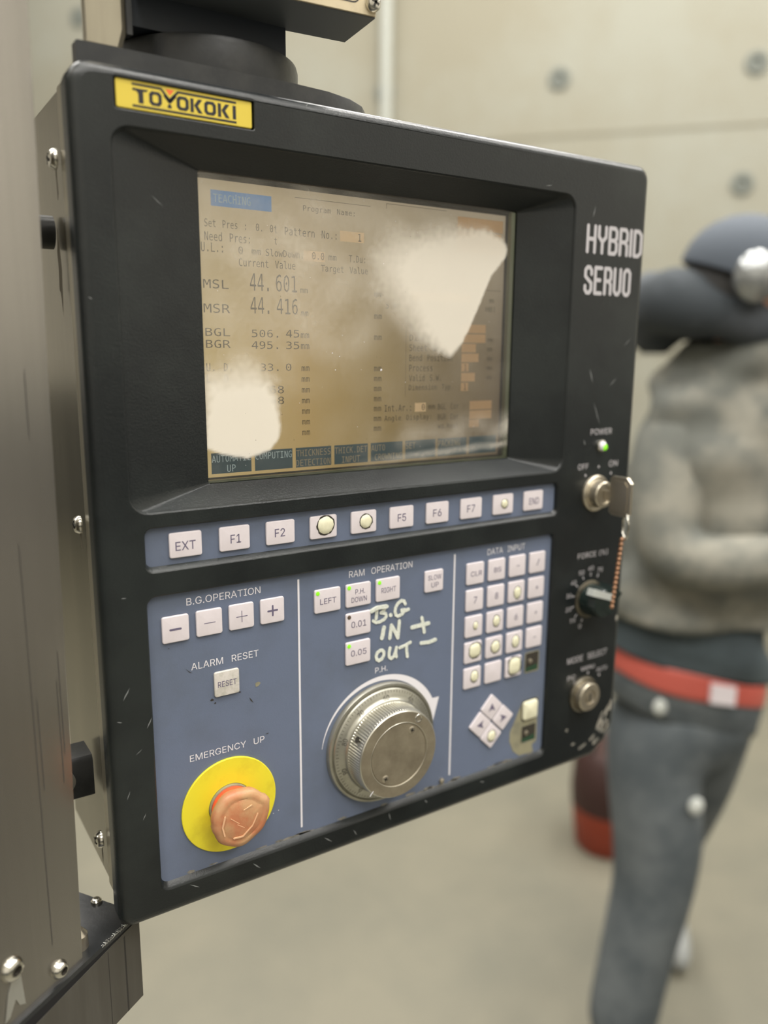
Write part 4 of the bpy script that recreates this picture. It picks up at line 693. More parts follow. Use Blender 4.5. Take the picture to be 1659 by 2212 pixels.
# --- right hand column of the bezel
mb = MB(); yb = BY - .08
def Q(s, x0, z0, x1, z1, off=0.0, track=0): text(mb, s, x0, z0, x1, z1, yb, 0, off, track=track)
BLK = {'H': [[(0, 0), (0, 1)], [(1, 0), (1, 1)], [(0, .5), (1, .5)]], 'Y': [[(0, 1), (0, .62), (.5, .42), (1, .62), (1, 1)], [(.5, .42), (.5, 0)]], 'I': [[(0, 0), (0, 1)]],
       'B': [[(0, 0), (0, 1), (.75, 1), (1, .88), (1, .62), (.75, .52), (0, .52)], [(.75, .52), (1, .4), (1, .12), (.75, 0), (0, 0)]], 'R': [[(0, 0), (0, 1), (.75, 1), (1, .88), (1, .62), (.75, .5), (0, .5)], [(.7, .5), (1, .36), (1, 0)]],
       'D': [[(0, 0), (0, 1), (.6, 1), (1, .86), (1, .14), (.6, 0), (0, 0)]], 'S': [[(1, .74), (1, .88), (.7, 1), (.3, 1), (0, .88), (0, .64), (1, .38), (1, .12), (.7, 0), (.3, 0), (0, .12), (0, .26)]], 'E': [[(1, 0), (0, 0), (0, 1), (1, 1)], [(0, .52), (.8, .52)]],
       'U': [[(0, 1), (0, .14), (.35, 0), (.65, 0), (1, .16), (1, 1)]], 'O': [[(0, .12), (0, .88), (.3, 1), (.7, 1), (1, .88), (1, .12), (.7, 0), (.3, 0), (0, .12)]]}
for s, x0, w, z0, z1 in (('HYBRID', 280.6, 58, 136.2, 156), ('SERUO', 280.2, 48.6, 108.4, 128.4)):
    st = 2.7; n_l = len(s) - .55 * s.count('I'); gap = 1.25; cw = (w - gap * (len(s) - 1) - st * s.count('I')) / (len(s) - s.count('I')); x = x0
    for ch in s:
        wl = st if ch == 'I' else cw
        for pl in BLK[ch]:
            mb.stroke([(x + st / 2 + p[0] * (wl - st), z0 + st / 2 + p[1] * (z1 - z0 - st)) for p in pl], st, yb + .06, 0, .06)
        x += wl + gap
Q('POWER', 296, 8.6, 318.5, 13); Q('OFF', 284.6, -16.6, 295.4, -12.4); Q('ON', 317.6, -16.4, 327.2, -11.8); Q('FORCE (%)', 289.8, -85.8, 322.4, -80.8)
Q('MODE  SELECT', 284.6, -168.6, 328.8, -163.6); Q('MANU', 300.6, -177.4, 315.6, -174); Q('PC', 286, -182.4, 294.6, -178.6); Q('AUTO', 318, -181.6, 330, -178.2)
for x, z in ((306.6, -15.6), (293, -21.2), (320.4, -21.4), (308.4, -180.2), (321.4, -184.6), (294, -185.4)): q = blob(x, z, .9, 1, 1, 10, k=0); mb.add([(p[0], yb, p[1]) for p in q], [tuple(range(10))])
for n, s in enumerate(('0', '10', '20', '30', '40', '50', '60', '70')):
    a = radians(248 - n * 26.5); cx, cz = 304.6 + 22.6 * cos(a), -117.5 + 23.5 * sin(a); Q(s, cx - 1.4 * len(s), cz - 1.7, cx + 1.4 * len(s), cz + 1.7)
    q0, q1 = (304.6 + 17 * cos(a), -117.5 + 17.5 * sin(a)), (304.6 + 19 * cos(a), -117.5 + 19.6 * sin(a)); mb.stroke([q0, q1], .8, yb + .06, 0, .06)
mb.build('printed_lettering', [mat('grey_white_print', (.50, .48, .50), .5)], CP, smooth=0, kind='stuff', label='white printed words HYBRID SERVO, POWER, FORCE and MODE SELECT')
c_ = (307.2, BY, .2); mb = MB(); mb.lathe([(4.6, .1), (4.5, -1.6), (3.7, -2.0), (3.5, -1.6)], c_, 0, 28); mb.lathe([(3.5, -1.4), (3.3, -3.0), (2.2, -3.9), (.01, -4.2)], c_, 2, 28); mb.lathe([(2.5, -2.4), (2.4, -3.9), (1.5, -4.7), (.01, -4.9)], (c_[0] + 1.0, c_[1], c_[2] - .9), 1, 24)  # the white dome paints in the highlight on the green lens
mb.build('power_lamp', [CHR, GREEN, WHITE], CP, c_, 'green power lamp in a silver ring')
c_ = (304.5, BY, -35.5); mb = MB(); mb.lathe([(14, .1), (13.8, -1.4), (12.6, -2.4), (11, -2.2), (10.4, -2.6), (9.8, -9), (9.0, -9.8), (7, -9.8), (6.6, -8.6), (.01, -8.6)], c_, 0, 40)
mb.build('key_switch', [NICK], CP, c_, 'round nickel key switch')
c_ = (304.5, BY, -118.5); mb = MB(); mb.lathe([(15.0, .1), (14.8, -.8), (14.2, -1.2), (12.2, -1.4)], c_, 1, 40)
mb.lathe([(12.4, -1.2), (12.1, -6), (11, -14), (10.2, -16), (.01, -16.4)], c_, 0, 40)
fs_ = mb.build('force_selector', [KNOBB, DRK], CP, c_, 'glossy black rotary selector with a white pointer')
M = Matrix.Translation((301.6, -18, -111)) @ Matrix.Rotation(radians(18), 4, 'Y')
mb = MB(); mb.box(-11.5, 11.5, -1.6, 4.5, -2.6, 2.6, 0, M); mb.build('pointer_bar', mat('pale_grey_plastic', (.50, .52, .50), .4), fs_, (301.6, -18, -111))
M = Matrix.Translation((309, -15, -121)) @ Matrix.Rotation(radians(-52), 4, 'Y')
mb = MB(); mb.box(-4.5, 15, -4.5, 10, -5.5, 5.5, 0, M); mb.build('grip_fin', KNOBB, fs_, (309, -15, -121))
c_ = (303.6, BY, -196.8); mb = MB(); mb.lathe([(14.8, .1), (14.6, -1.6), (13.4, -2.6), (11.4, -2.6)], c_, 1, 40); mb.lathe([(11.6, -2.2), (11.4, -7.4), (10.6, -8.2), (5.8, -8.2), (5.4, -7.0), (4.2, -7.0), (4.0, -8.0), (.01, -8.2)], c_, 0, 40)
mb.box(302.9, 304.3, BY - 8.4, BY - 8.2, -200, -193.6, 2); mb.build('mode_lock', [NICK, DRK, DARK], CP, c_, 'round pale metal key lock under MODE SELECT')
# --- mounting plate on top
mb = MB(); pl = [(-53, 8), (60, 8), (84, 10), (101, 15), (114, 23), (124, 35), (130, 50), (132, 70), (132, 112), (40, 112), (-20, 62), (-53, 15)]
mb.loft([[(p[0] * k_ + o_, p[1], z) for p in pl] for z, k_, o_ in ((199.3, 1, 0), (210, 1, 0), (210.7, .992, .3))], 0, True, True); mb.build('mounting_plate', PAINT, CP, (0, 60, 205), 'black rounded steel mounting plate on the panel top')

# ================================================================== key, ring and chain hanging in the switch
KX = 304.5
kt = thing('switch_key', (KX, -16, -35.5), 'nickel key with ring and beaded chain, turned in the upper key switch', 'key')
mb = MB(); mb.box(KX - .9, KX + .9, -20, -11.9, -39, -32); mb.build('blade', NICK, kt)
mb = MB(); L = [( -18, -47), (-18, -22), (-20, -20), (-33, -20), (-37, -24), (-37, -46), (-34, -49), (-21, -49)]
mb.loft([[(KX + q, p[0], p[1]) for p in L] for q in (-1.3, 1.3)], 0, True, True)
mb.loft([[(KX + q, -27.5 + (p[0] + 27.5) * .72, -34.5 + (p[1] + 34.5) * .78) for p in L] for q in (-1.9, 1.9)], 0, True, True); mb.build('bow', NICK, kt, label='flat rectangular key head')
rc_ = (KX, -33.5, -55.5); mb = MB(); mb.tube([(rc_[0] + 3.5 * cos(t * pi / 10), rc_[1] + 5.5 * cos(t * pi / 10), rc_[2] + 9.5 * sin(t * pi / 10)) for t in range(20)], .9, 0, 8, True); mb.build('split_ring', CHR, kt)
mb = MB(); mb.lathe([(1.7 * sin(k * pi / 6) + .01, 1.9 * cos(k * pi / 6)) for k in range(7)], (0, 0, 0), 0, 10, 'z'); bead_me = None
for k in range(15):
    px, py, pz = KX - .14 * k, -31 + .25 * k, -66 - 3.7 * k
    if bead_me is None:
        mb.v = [(v[0] + px, v[1] + py, v[2] + pz) for v in mb.v]; o = mb.build('bead', BEAD, kt, (px, py, pz)); bead_me = o.data
    else:
        o = bpy.data.objects.new('bead', bead_me); COL.objects.link(o); o.parent = kt; o.location = W((px, py, pz)) - WP[kt.name]

# ================================================================== support arm above the panel
SA = thing('support_arm', (23, 60, 211), 'dark painted hanging arm with beige nameplate above the operator panel', 'machine arm')
mb = MB(); mb.lathe([(50, 210.8), (53, 211.2), (53.3, 225), (52.6, 227.6), (50.5, 228.6), (40, 229)], (32, 63, 0), 0, 72, 'z'); mb.build('swivel_drum', PAINT, SA, label='black round swivel drum')
mb = MB(); mb.box(-21, 66.5, 28, 92, 229, 1500); mb.build('post', NAVY, SA)
mb = MB(); M = Matrix.Translation((101, -11, 0)) @ Matrix.Rotation(radians(-5.5), 4, 'Z')
mb.box(-122, 0, 0, 39, 245, 345, 0, M); arm = mb.build('arm_box', GREYP, SA)
mb = MB(); mb.box(-122, -.3, -1.4, -.05, 245.6, 344, 0, M)
# printed frame line with a rounded corner and part of a dark legend
fr = [(-115, 250.4)] + [(-14 + 4 * sin(t * pi / 12), 254.4 - 4 * cos(t * pi / 12)) for t in range(7)] + [(-10, 300)]
for (x0, z0), (x1, z1) in zip(fr, fr[1:]):
    d = Vector((x1 - x0, z1 - z0)).normalized(); n_ = Vector((-d.y, d.x)) * .35
    mb.add([M @ Vector(p) for p in ((x0 - n_.x, -1.5, z0 - n_.y), (x1 - n_.x, -1.5, z1 - n_.y), (x1 + n_.x, -1.5, z1 + n_.y), (x0 + n_.x, -1.5, z0 + n_.y))], [(0, 1, 2, 3)], 1)
mb.add([M @ Vector(p) for p in ((-60, -1.5, 258), (-20, -1.5, 258), (-20, -1.5, 268), (-60, -1.5, 268))], [(0, 1, 2, 3)], 1)
npl = mb.build('nameplate', [BEIGE, BLACKP], arm, smooth=0, label='beige nameplate with a thin dark border line')
screw('screw', (98.3, -12.6, 251.2), 4.3, arm, [CHR, DARK], 'y', 3.4)
# stainless guard beside the arm
SG = thing('steel_guard', (-35, 25, 211), 'upright stainless cover strip left of the hanging arm', 'steel cover')
mb = MB(); zb = 211
mb.loft([[(-45.5, 16, z), (-28.5 + e, 16, z), (-25.5 + e, 19, z), (-25.5 + e, 23, z), (-45.5, 23, z)] for z, e in ((213.5, -2.5), (222, 0), (480, 0))], 0, True, True); mb.build('guard_body', STEEL2, SG)
mb = MB(); mb.box(-25.4, -22.6, 18, 24, 221, 480); mb.build('guard_seam', PAINT, SG)
mb = MB(); mb.box(-44, -28, 17, 22, 210.9, 213.6); mb.build('foot_bracket', OLIVE, SG)

# ================================================================== stainless column and bracket at the left
DV = Vector((.835, .55, 0)).normalized(); BV = Vector((-DV.y, DV.x, 0)); C0 = Vector((-45, 18, 0))
def F(s_, t, z): v = C0 + DV * s_ + BV * t; return (v.x, v.y, z)
SP = thing('column_bracket', F(-80, 30, -1551), 'streaked stainless column on a dark bracket at the left of the panel', 'machine column')
mb = MB(); TH = 60
ol = [(-260, 0), (-41.8, 0), (-40.2, 0), (-36.3, 0), (-34, 0), (-32.4, 0)]
top = [F(-190, 2, 620), F(-27, 2, 620), F(-26, 3.2, 620), F(-26, TH, 620), F(-190, TH, 620)]
def ring_(s_, z): return [F(-190, 2, z), F(s_ - 1, 2, z), F(s_, 3.2, z), F(s_, TH, z), F(-190, TH, z)]
mb.loft([ring_(s_, z) for s_, z in ((-42.4, -262), (-40.6, -190), (-38.2, -60), (-36.4, 60), (-33.6, 160), (-32.4, 225), (-29, 620))], 0, True, True)
colo = mb.build('column_sheet', COLM, SP, label='tall brushed stainless sheet with vertical streaks')
def rbolt(s_, z, r, par):
    c = F(s_, 2, z); mb = MB(); prof = [(r, 0), (r * .97, -1.2), (r * .8, -3.0), (r * .55, -4.0), (r * .42, -4.1), (r * .40, -2.0), (.01, -2.0)]
    mb.lathe(prof[:5], (0, 0, 0), 0, 28); mb.lathe(prof[4:], (0, 0, 0), 1, 6)
    M = Matrix.Translation(c) @ Matrix.Rotation(atan2(DV.y, DV.x), 4, 'Z'); mb.v = [tuple(M @ Vector(v)) for v in mb.v]
    mb.build('button_bolt', [CHR, DARK], par, c)
rbolt(-88.3, -231.5, 6.3, colo); rbolt(-59.8, -254, 5.0, colo)
mb = MB()
q = [F(-92, 1.8, -243), F(-87, 1.8, -233), F(-84, 1.8, -236), F(-82.5, 1.8, -256), F(-86, 1.8, -254), F(-88, 1.8, -249), F(-92, 1.8, -256), F(-95, 1.8, -257)]
mb.loft([q, [tuple(Vector(p) - BV * .4) for p in q]], 0, False, True); mb.build('bare_metal_patch', CHIP, colo, smooth=0, label='bright patch of bare metal by the lower bolt')
# long dark gouges
mb = MB()
for s_, z0, z1 in ((-63, -20, -235), (-47, -95, -150), (-60, -100, -148), (-45, -80, -135), (-52, 30, 60)):
    mb.add([F(s_, 1.9, z0), F(s_ + .5, 1.9, z0 - 5), F(s_ + .6, 1.9, z1), F(s_ + .1, 1.9, z1 - 4)], [(0, 1, 2, 3)])
mb.build('gouges', mat('dark_gouge', (.06, .055, .05), .6), colo, smooth=0, kind='stuff')
# top plate, box below, black wedge filling the strip between them
mb = MB(); mb.loft([[F(-190, 0, z), F(-1.2, 0, z), F(0, 1.2, z), F(0, 62, z), F(-190, 62, z)] for z in (-265, -262)], 0, True, True)
mb.build('top_plate', PAINT, SP, label='black bracket plate with a chipped edge')
mb = MB(); random.seed(11)
for k in range(26):
    s_ = -3 - k * 1.05 - random.random() * .5; w = random.uniform(.4, 1.0); mb.add([F(s_ - w, -.12, -262.5 - random.random()), F(s_ + w, -.12, -262.6), F(s_ + w * .7, -.05, -261.9), F(s_ + w * .4, random.uniform(.6, 2.2), -261.9), F(s_ - w * .8, random.uniform(.4, 1.2), -261.9)], [(0, 1, 2), (0, 2, 3), (0, 3, 4)])
q = [F(-10, .6, -261.85), F(-5.5, .6, -261.85), F(-5, 2.4, -261.85), F(-7, 3, -261.85), F(-10, 2.2, -261.85)]; mb.add(q, [tuple(range(5))])
mb.build('chipped_edge', CHIP, SP, smooth=0, kind='stuff')
mb = MB(); mb.loft([[F(s_, .4, z0), F(s_, 58, z0), F(s_, 58, z1), F(s_, .4, z1)] for s_, z0, z1 in ((-190, -284, -265.05), (-88, -272, -265.05), (-.8, -265.6, -265.05))], 0, True, True)
mb.build('black_wedge', mat('wedge_black', (.006, .006, .008), .6), SP)
mb = MB(); mb.loft([[F(s_, 0, zt), F(s_, 60, zt), F(s_, 60, zb_), F(s_, 0, zb_)] for s_, zt, zb_ in ((-190, -284.1, -319), (-88, -272.1, -319), (-12, -266.4, -319), (0, -265.7, -319))], 0, True, True)
bxo = mb.build('bracket_box', TAUPE, SP, label='dark taupe steel box')
mb = MB()
for s_, w in ((-26.5, .25), (-13, .6)): mb.add([F(s_ - w, -.06, -269), F(s_ + w, -.06, -268), F(s_ + w, -.06, -319), F(s_ - w, -.06, -319)], [(0, 1, 2, 3)])
mb.build('folds', mat('dark_seam', (.03, .028, .024), .7), bxo, smooth=0)
mb = MB(); mb.box(-45, 45, -35, 35, -1551, -318.9, 0, Matrix.Translation(F(-110, 35, 0)) @ Matrix.Rotation(atan2(DV.y, DV.x), 4, 'Z')); mb.build('pedestal', TAUPE, SP)
c = F(-3.2, 29.5, -262); mb = MB(); mb.lathe([(3.4, 0), (3.2, 1.8), (2.2, 2.8), (1.2, 2.9), (1.0, 1.6), (.01, 1.6)], c, 0, 20, 'z'); mb.build('plate_screw', CHR, SP, c)
c = F(-36, 12, -262); mb = MB(); mb.lathe([(5.5, 0), (5.3, 8), (3, 11), (.01, 11.5)], c, 0, 20, 'z'); mb.build('plate_bolt', NICK, SP, c)
# two black pins that reach from the column to the panel back
mb = MB(); mb.lathe([(8.7, 3.5), (8.7, -46)], (-57.2 - 3.5, 65, 130), 0, 28, 'x', cap=True); mb.build('support_pin', PAINT, SP, (-80, 65, 130))
mb = MB(); mb.loft([[(x, 51, -196), (x, 54, -198), (x, 74, -198), (x, 76, -196), (x, 76, -173), (x, 73, -171), (x, 53, -171), (x, 51, -174)] for x in (-58, -62, -104)], 0, True, True); pin2 = mb.build('clamp_block', PAINT, SP, (-80, 62, -184))
mb = MB(); mb.lathe([(7, 0), (7, -3), (5, -4.4), (.01, -4.6)], (-76, 51, -183), 0, 24); mb.build('clamp_bolt', CHIP, pin2, (-76, 51, -183))

# ================================================================== the person walking behind, and the red bucket
# person frame: u to the camera's right, w away from the camera, h above the floor (metres)
PC = Vector((-0.157, -0.418, 0)); PR_ = Vector((.8376, -.5462, 0)).normalized(); PF = Vector((.5462, .8376, 0)).normalized()
def G(u, w, h): return PC + PR_ * u + PF * w + Vector((0, 0, h))
pr = bpy.data.objects.new('person', None); COL.objects.link(pr); pr.location = G(.64, 1.68, 0); pr.empty_display_size = .2
tag(pr, 'person in grey work shirt, red belt and grey blue jeans, striding behind the panel', 'person'); WP['person'] = pr.location.copy()
def mesh_obj(name, me, m, label=None, kind=None):
    me.materials.clear(); me.materials.append(m)
    me.polygons.foreach_set('use_smooth', [True] * len(me.polygons))
    o = bpy.data.objects.new(name, me); COL.objects.link(o); o.parent = pr; o.location = (0, 0, 0); WP[o.name] = WP['person']
    if label: o['label'] = label
    return o
def skin(name, nodes, edges, m, root, sub=2, label=None, post=None):
    """nodes {k:(u,w,h,ru,rw)} -> a Skin + Subdivision surface baked to one continuous mesh"""
    ks = list(nodes); ix = {k: i for i, k in enumerate(ks)}
    me = bpy.data.meshes.new('tmp'); me.from_pydata([G(*nodes[k][:3]) - pr.location for k in ks], [(ix[a], ix[b]) for a, b in edges], [])
    o = bpy.data.objects.new('tmp', me); COL.objects.link(o)
    sk = o.modifiers.new('s', 'SKIN'); sk.use_smooth_shade = True; sk.branch_smoothing = .4
    sv = me.skin_vertices[0].data
    for k in ks: sv[ix[k]].radius = (nodes[k][3], nodes[k][4] if len(nodes[k]) > 4 else nodes[k][3]); sv[ix[k]].use_root = (k == root)
    sb = o.modifiers.new('b', 'SUBSURF'); sb.levels = sub
    dg = bpy.context.evaluated_depsgraph_get(); out = bpy.data.meshes.new_from_object(o.evaluated_get(dg)); bpy.data.objects.remove(o)
    if post: post(out)
    return mesh_obj(name, out, m, label)
SKIN = mat('skin', (.48, .25, .17), .5)
SHIRT = mat('grey_work_shirt', (.125, .13, .115), .85, vary=1, vscale=7, vcol=(.25, .24, .20), bump=.6, bscale=14)
TSH = mat('dark_blue_grey_undershirt', (.045, .06, .068), .85, bump=.5, bscale=12, vary=1, vscale=5, vcol=(.065, .085, .095))
JEAN = mat('grey_blue_denim', (.07, .083, .092), .85, vary=1, vscale=5, vcol=(.125, .14, .148), bump=.5, bscale=16)
BELT = mat('red_belt', (.50, .10, .075), .5)
BUCK = mat('bright_buckle', (.85, .78, .82), .3, .1)
HOOD = mat('dark_slate_hood', (.032, .039, .045), .85, vary=1, vscale=6, vcol=(.07, .078, .09))
CAPM = mat('dark_blue_grey_cap', (.06, .072, .09), .8)
MUFF = mat('silver_ear_muff', (.33, .34, .34), .25, .7)
SHOE = mat('pale_grey_shoe', (.32, .33, .32), .6)
N = {'pel': (.645, 1.64, .97, .085, .07), 'waist': (.655, 1.64, 1.12, .115, .09), 'chest': (.69, 1.62, 1.32, .155, .11), 'neckb': (.70, 1.60, 1.56, .075, .07), 'neck': (.69, 1.57, 1.64, .055, .055), 'hd1': (.682, 1.55, 1.70, .072, .085), 'hd2': (.676, 1.555, 1.76, .078, .098), 'hd3': (.676, 1.56, 1.815, .055, .065),
     'hipL': (.59, 1.63, .80, .06), 'knL': (.605, 1.60, .50, .055), 'anL': (.535, 1.53, .12, .037), 'toL': (.50, 1.42, .05, .035),
     'hipR': (.71, 1.66, .80, .06), 'knR': (.735, 1.80, .51, .055), 'anR': (.80, 2.03, .20, .037), 'toR': (.79, 1.95, .07, .035),
     'shL': (.585, 1.60, 1.49, .05), 'elL': (.545, 1.50, 1.22, .043), 'wrL': (.76, 1.38, 1.27, .028), 'paL': (.83, 1.36, 1.29, .034),
     'shR': (.85, 1.61, 1.56, .06), 'elR': (1.02, 1.50, 1.50, .043), 'wrR': (1.00, 1.33, 1.66, .028), 'paR': (.97, 1.28, 1.71, .034)}
E_ = [('pel', 'waist'), ('waist', 'chest'), ('chest', 'neckb'), ('neckb', 'neck'), ('neck', 'hd1'), ('hd1', 'hd2'), ('hd2', 'hd3'), ('pel', 'hipL'), ('hipL', 'knL'), ('knL', 'anL'), ('anL', 'toL'), ('pel', 'hipR'), ('hipR', 'knR'), ('knR', 'anR'), ('anR', 'toR'),
      ('chest', 'shL'), ('shL', 'elL'), ('elL', 'wrL'), ('wrL', 'paL'), ('chest', 'shR'), ('shR', 'elR'), ('elR', 'wrR'), ('wrR', 'paR')]
for sd, sg, wd_ in (('L', 1, 1), ('R', -1, 1)):
    px_, pw_, ph_ = N['pa' + sd][:3]
    for k, (dv, L) in enumerate(((.020, .062), (.007, .072), (-.007, .068), (-.020, .055))):
        a, b_, c = 'f%s%da' % (sd, k), 'f%s%db' % (sd, k), 'f%s%dc' % (sd, k)
        N[a] = (px_ + sg * .030, pw_ - .012, ph_ + dv, .009); N[b_] = (px_ + sg * (.030 + L * .5), pw_ - .022, ph_ + dv - .008, .008); N[c] = (px_ + sg * (.030 + L * .85), pw_ - .012, ph_ + dv - .026, .007)
        E_ += [('pa' + sd, a), (a, b_), (b_, c)]
    N['t%sa' % sd] = (px_ + sg * .0, pw_ - .03, ph_ + .028, .010); N['t%sb' % sd] = (px_ + sg * .022, pw_ - .048, ph_ + .036, .008); E_ += [('pa' + sd, 't%sa' % sd), ('t%sa' % sd, 't%sb' % sd)]
body = skin('body', N, E_, SKIN, 'pel', 2)
# face: turned to the right of the picture and tipped down
FD = (PR_ * .9 - PF * .25 - Vector((0, 0, .35))).normalized(); FU = (Vector((0, 0, 1)) - FD * FD.z).normalized(); FS = FD.cross(FU)
HC = G(.676, 1.555, 1.745) - pr.location
def ell(name, c, rx, ry, rz, m, axes, n=20, cut=None, label=None):
    bm = bmesh.new(); bmesh.ops.create_uvsphere(bm, u_segments=n, v_segments=n // 2 + 2, radius=1)
    if cut is not None:
        bmesh.ops.bisect_plane(bm, geom=bm.verts[:] + bm.edges[:] + bm.faces[:], plane_co=(0, 0, cut), plane_no=(0, 0, -1), clear_outer=True)
    for v in bm.verts: v.co = Vector(c) + axes[0] * v.co.x * rx + axes[1] * v.co.y * ry + axes[2] * v.co.z * rz
    me = bpy.data.meshes.new(name); bm.to_mesh(me); bm.free(); return mesh_obj(name, me, m, label)
AXS = (FD, FS, FU)
ell('nose', HC + FD * .098 - FU * .012, .022, .012, .022, SKIN, AXS, 12)
ell('mouth', HC + FD * .088 - FU * .05, .010, .024, .006, mat('lips', (.38, .13, .10), .5), AXS, 10)
for s_ in (1, -1):
    ell('eye', HC + FD * .082 + FS * .031 * s_ + FU * .012, .010, .013, .009, mat('eye', (.05, .04, .035), .2), AXS, 10)
    ell('ear', HC + FS * .078 * s_ - FD * .005, .018, .010, .032, SKIN, AXS, 10)
cap = ell('cap', HC + FU * .012 - FD * .012, .118, .108, .108, CAPM, AXS, 24, -.12, 'dark blue grey cap')
ell('hair', HC - FD * .03 - FU * .02, .086, .088, .092, mat('dark_hair', (.02, .019, .018), .7), AXS, 20)
ell('cap_brim', HC + FD * .115 + FU * .035, .055, .07, .008, CAPM, AXS, 16)
mf = ell('ear_muff', HC - PF * .098 + Vector((0, 0, .005)) + PR_ * -.030, .040, .030, .046, MUFF, (PR_, PF, Vector((0, 0, 1))), 16, None, 'silver ear muff')
# hood gathered round the neck
bm = bmesh.new(); ns = 36; nt_ = 10; vsl = []
for i in range(ns):
    a = 2 * pi * i / ns; ring = []
    cx_, cw_, ch_ = .640 + .118 * cos(a), 1.60 + .085 * sin(a), 1.690 + .012 * sin(2 * a + .5) - .012 * cos(a); r = .040 + .006 * sin(3 * a) + .007 * sin(5 * a + 1) + .020 * max(0, -cos(a))
    for k in range(nt_):
        b_ = 2 * pi * k / nt_; ring.append(bm.verts.new(G(cx_ + r * cos(b_) * cos(a), cw_ + r * cos(b_) * sin(a), ch_ + r * 1.15 * sin(b_)) - pr.location))
    vsl.append(ring)
for i in range(ns):
    for k in range(nt_): bm.faces.new((vsl[i][k], vsl[(i + 1) % ns][k], vsl[(i + 1) % ns][(k + 1) % nt_], vsl[i][(k + 1) % nt_]))
me = bpy.data.meshes.new('hood'); bm.to_mesh(me); bm.free(); mesh_obj('hood', me, HOOD, 'dark hood bunched round the neck')
# clothes: elliptical lofts that follow the body
def cloth(name, rings, m, label=None, n=40, fold=.006, cap_=False, seed=0, tilt=0):
    """rings (u, w, h, ru, rw)"""
    rnd = random.Random(seed); ph = [rnd.uniform(0, 6.28) for _ in range(6)]; L = []
    K = 4
    fine = []
    for a, b_ in zip(rings, rings[1:]):
        for q in range(K): t = q / K; t2 = t; fine.append([a[i] + (b_[i] - a[i]) * t2 for i in range(5)])
    fine.append(list(rings[-1])); bm = bmesh.new(); prev = None
    for j, (u, w, h, ru, rw) in enumerate(fine):
        ring = []
        for i in range(n):
            a = 2 * pi * i / n; f = 1 + fold / max(ru, .03) * (sin(3 * a + ph[0] + h * 18) + .7 * sin(5 * a + ph[1] - h * 34) + .5 * sin(2 * a + h * 60 + ph[2]))
            ring.append(bm.verts.new(G(u + ru * f * cos(a), w + rw * f * sin(a), h + .004 * sin(4 * a + j) + (tilt + (.035 * max(0, (h - 1.4) / .25) if name == 'shirt' else 0)) * cos(a)) - pr.location))
        if prev:
            for i in range(n): bm.faces.new((prev[i], prev[(i + 1) % n], ring[(i + 1) % n], ring[i]))
        prev = ring
    me = bpy.data.meshes.new(name); bm.to_mesh(me); bm.free()
    o = mesh_obj(name, me, m, label); s_ = o.modifiers.new('t', 'SOLIDIFY'); s_.thickness = .004; s_.offset = 1; return o
cloth('shirt', [(.635, 1.64, 1.085, .195, .145), (.645, 1.64, 1.13, .192, .145), (.67, 1.63, 1.20, .188, .14), (.70, 1.62, 1.30, .195, .145), (.71, 1.61, 1.43, .20, .145), (.715, 1.605, 1.53, .185, .13), (.715, 1.60, 1.60, .155, .11), (.71, 1.59, 1.66, .105, .085)], SHIRT, 'grey work shirt', seed=3, fold=.013, tilt=-.015)
sl = skin('shirt_sleeve', {'a': (.60, 1.61, 1.52, .088), 'b': (.553, 1.56, 1.40, .082), 'c': (.55, 1.50, 1.23, .075), 'd': (.64, 1.44, 1.235, .062), 'e': (.745, 1.388, 1.265, .045)}, [('a', 'b'), ('b', 'c'), ('c', 'd'), ('d', 'e')], SHIRT, 'a', 2)
sl = skin('shirt_sleeve', {'a': (.79, 1.61, 1.56, .09), 'b': (.88, 1.59, 1.56, .085), 'c': (1.02, 1.50, 1.50, .068), 'd': (1.015, 1.42, 1.57, .056), 'e': (1.0, 1.345, 1.645, .045)}, [('a', 'b'), ('b', 'c'), ('c', 'd'), ('d', 'e')], SHIRT, 'a', 2)
cloth('undershirt', [(.645, 1.64, .985, .176, .132), (.643, 1.64, 1.03, .176, .134), (.645, 1.64, 1.08, .160, .122), (.65, 1.64, 1.14, .140, .105)], TSH, 'dark undershirt hanging below the grey shirt', seed=5, fold=.004, tilt=-.04)
cloth('waistband', [(.648, 1.64, .865, .160, .114), (.646, 1.64, .92, .170, .126), (.645, 1.64, .965, .170, .128)], JEAN, seed=2, fold=0, tilt=-.04)
bl = cloth('belt', [(.645, 1.64, .935, .172, .13), (.645, 1.64, .96, .174, .131), (.645, 1.64, .985, .172, .13)], BELT, 'red belt', seed=1, fold=0, tilt=-.04)
bk = MB()
bm = bmesh.new(); bmesh.ops.create_cube(bm, size=1)
for v in bm.verts: v.co = G(.68 + v.co.x * .055, 1.508 + v.co.y * .012 + v.co.x * .012, .952 + v.co.z * .04 - v.co.x * .012) - pr.location
me = bpy.data.meshes.new('buckle'); bm.to_mesh(me); bm.free(); o = mesh_obj('buckle', me, BUCK, 'bright belt buckle'); me.polygons.foreach_set('use_smooth', [False] * len(me.polygons))
J = {'p': (.648, 1.64, .89, .178, .125), 'p2': (.645, 1.64, .955, .166, .12), 'hl': (.585, 1.62, .78, .118, .115), 'ml': (.605, 1.60, .63, .108), 'kl': (.605, 1.585, .49, .092), 'sl': (.57, 1.57, .31, .082), 'al': (.533, 1.55, .085, .078),
     'hr': (.715, 1.665, .79, .112, .112), 'mr': (.725, 1.73, .65, .10), 'kr': (.735, 1.80, .51, .085), 'sr': (.77, 1.91, .36, .068), 'ar': (.80, 2.03, .19, .066)}
skin('jeans', J, [('p2', 'p'), ('p', 'hl'), ('hl', 'ml'), ('ml', 'kl'), ('kl', 'sl'), ('sl', 'al'), ('p', 'hr'), ('hr', 'mr'), ('mr', 'kr'), ('kr', 'sr'), ('sr', 'ar')], JEAN, 'p', 2, 'faded grey blue jeans with paint spots')
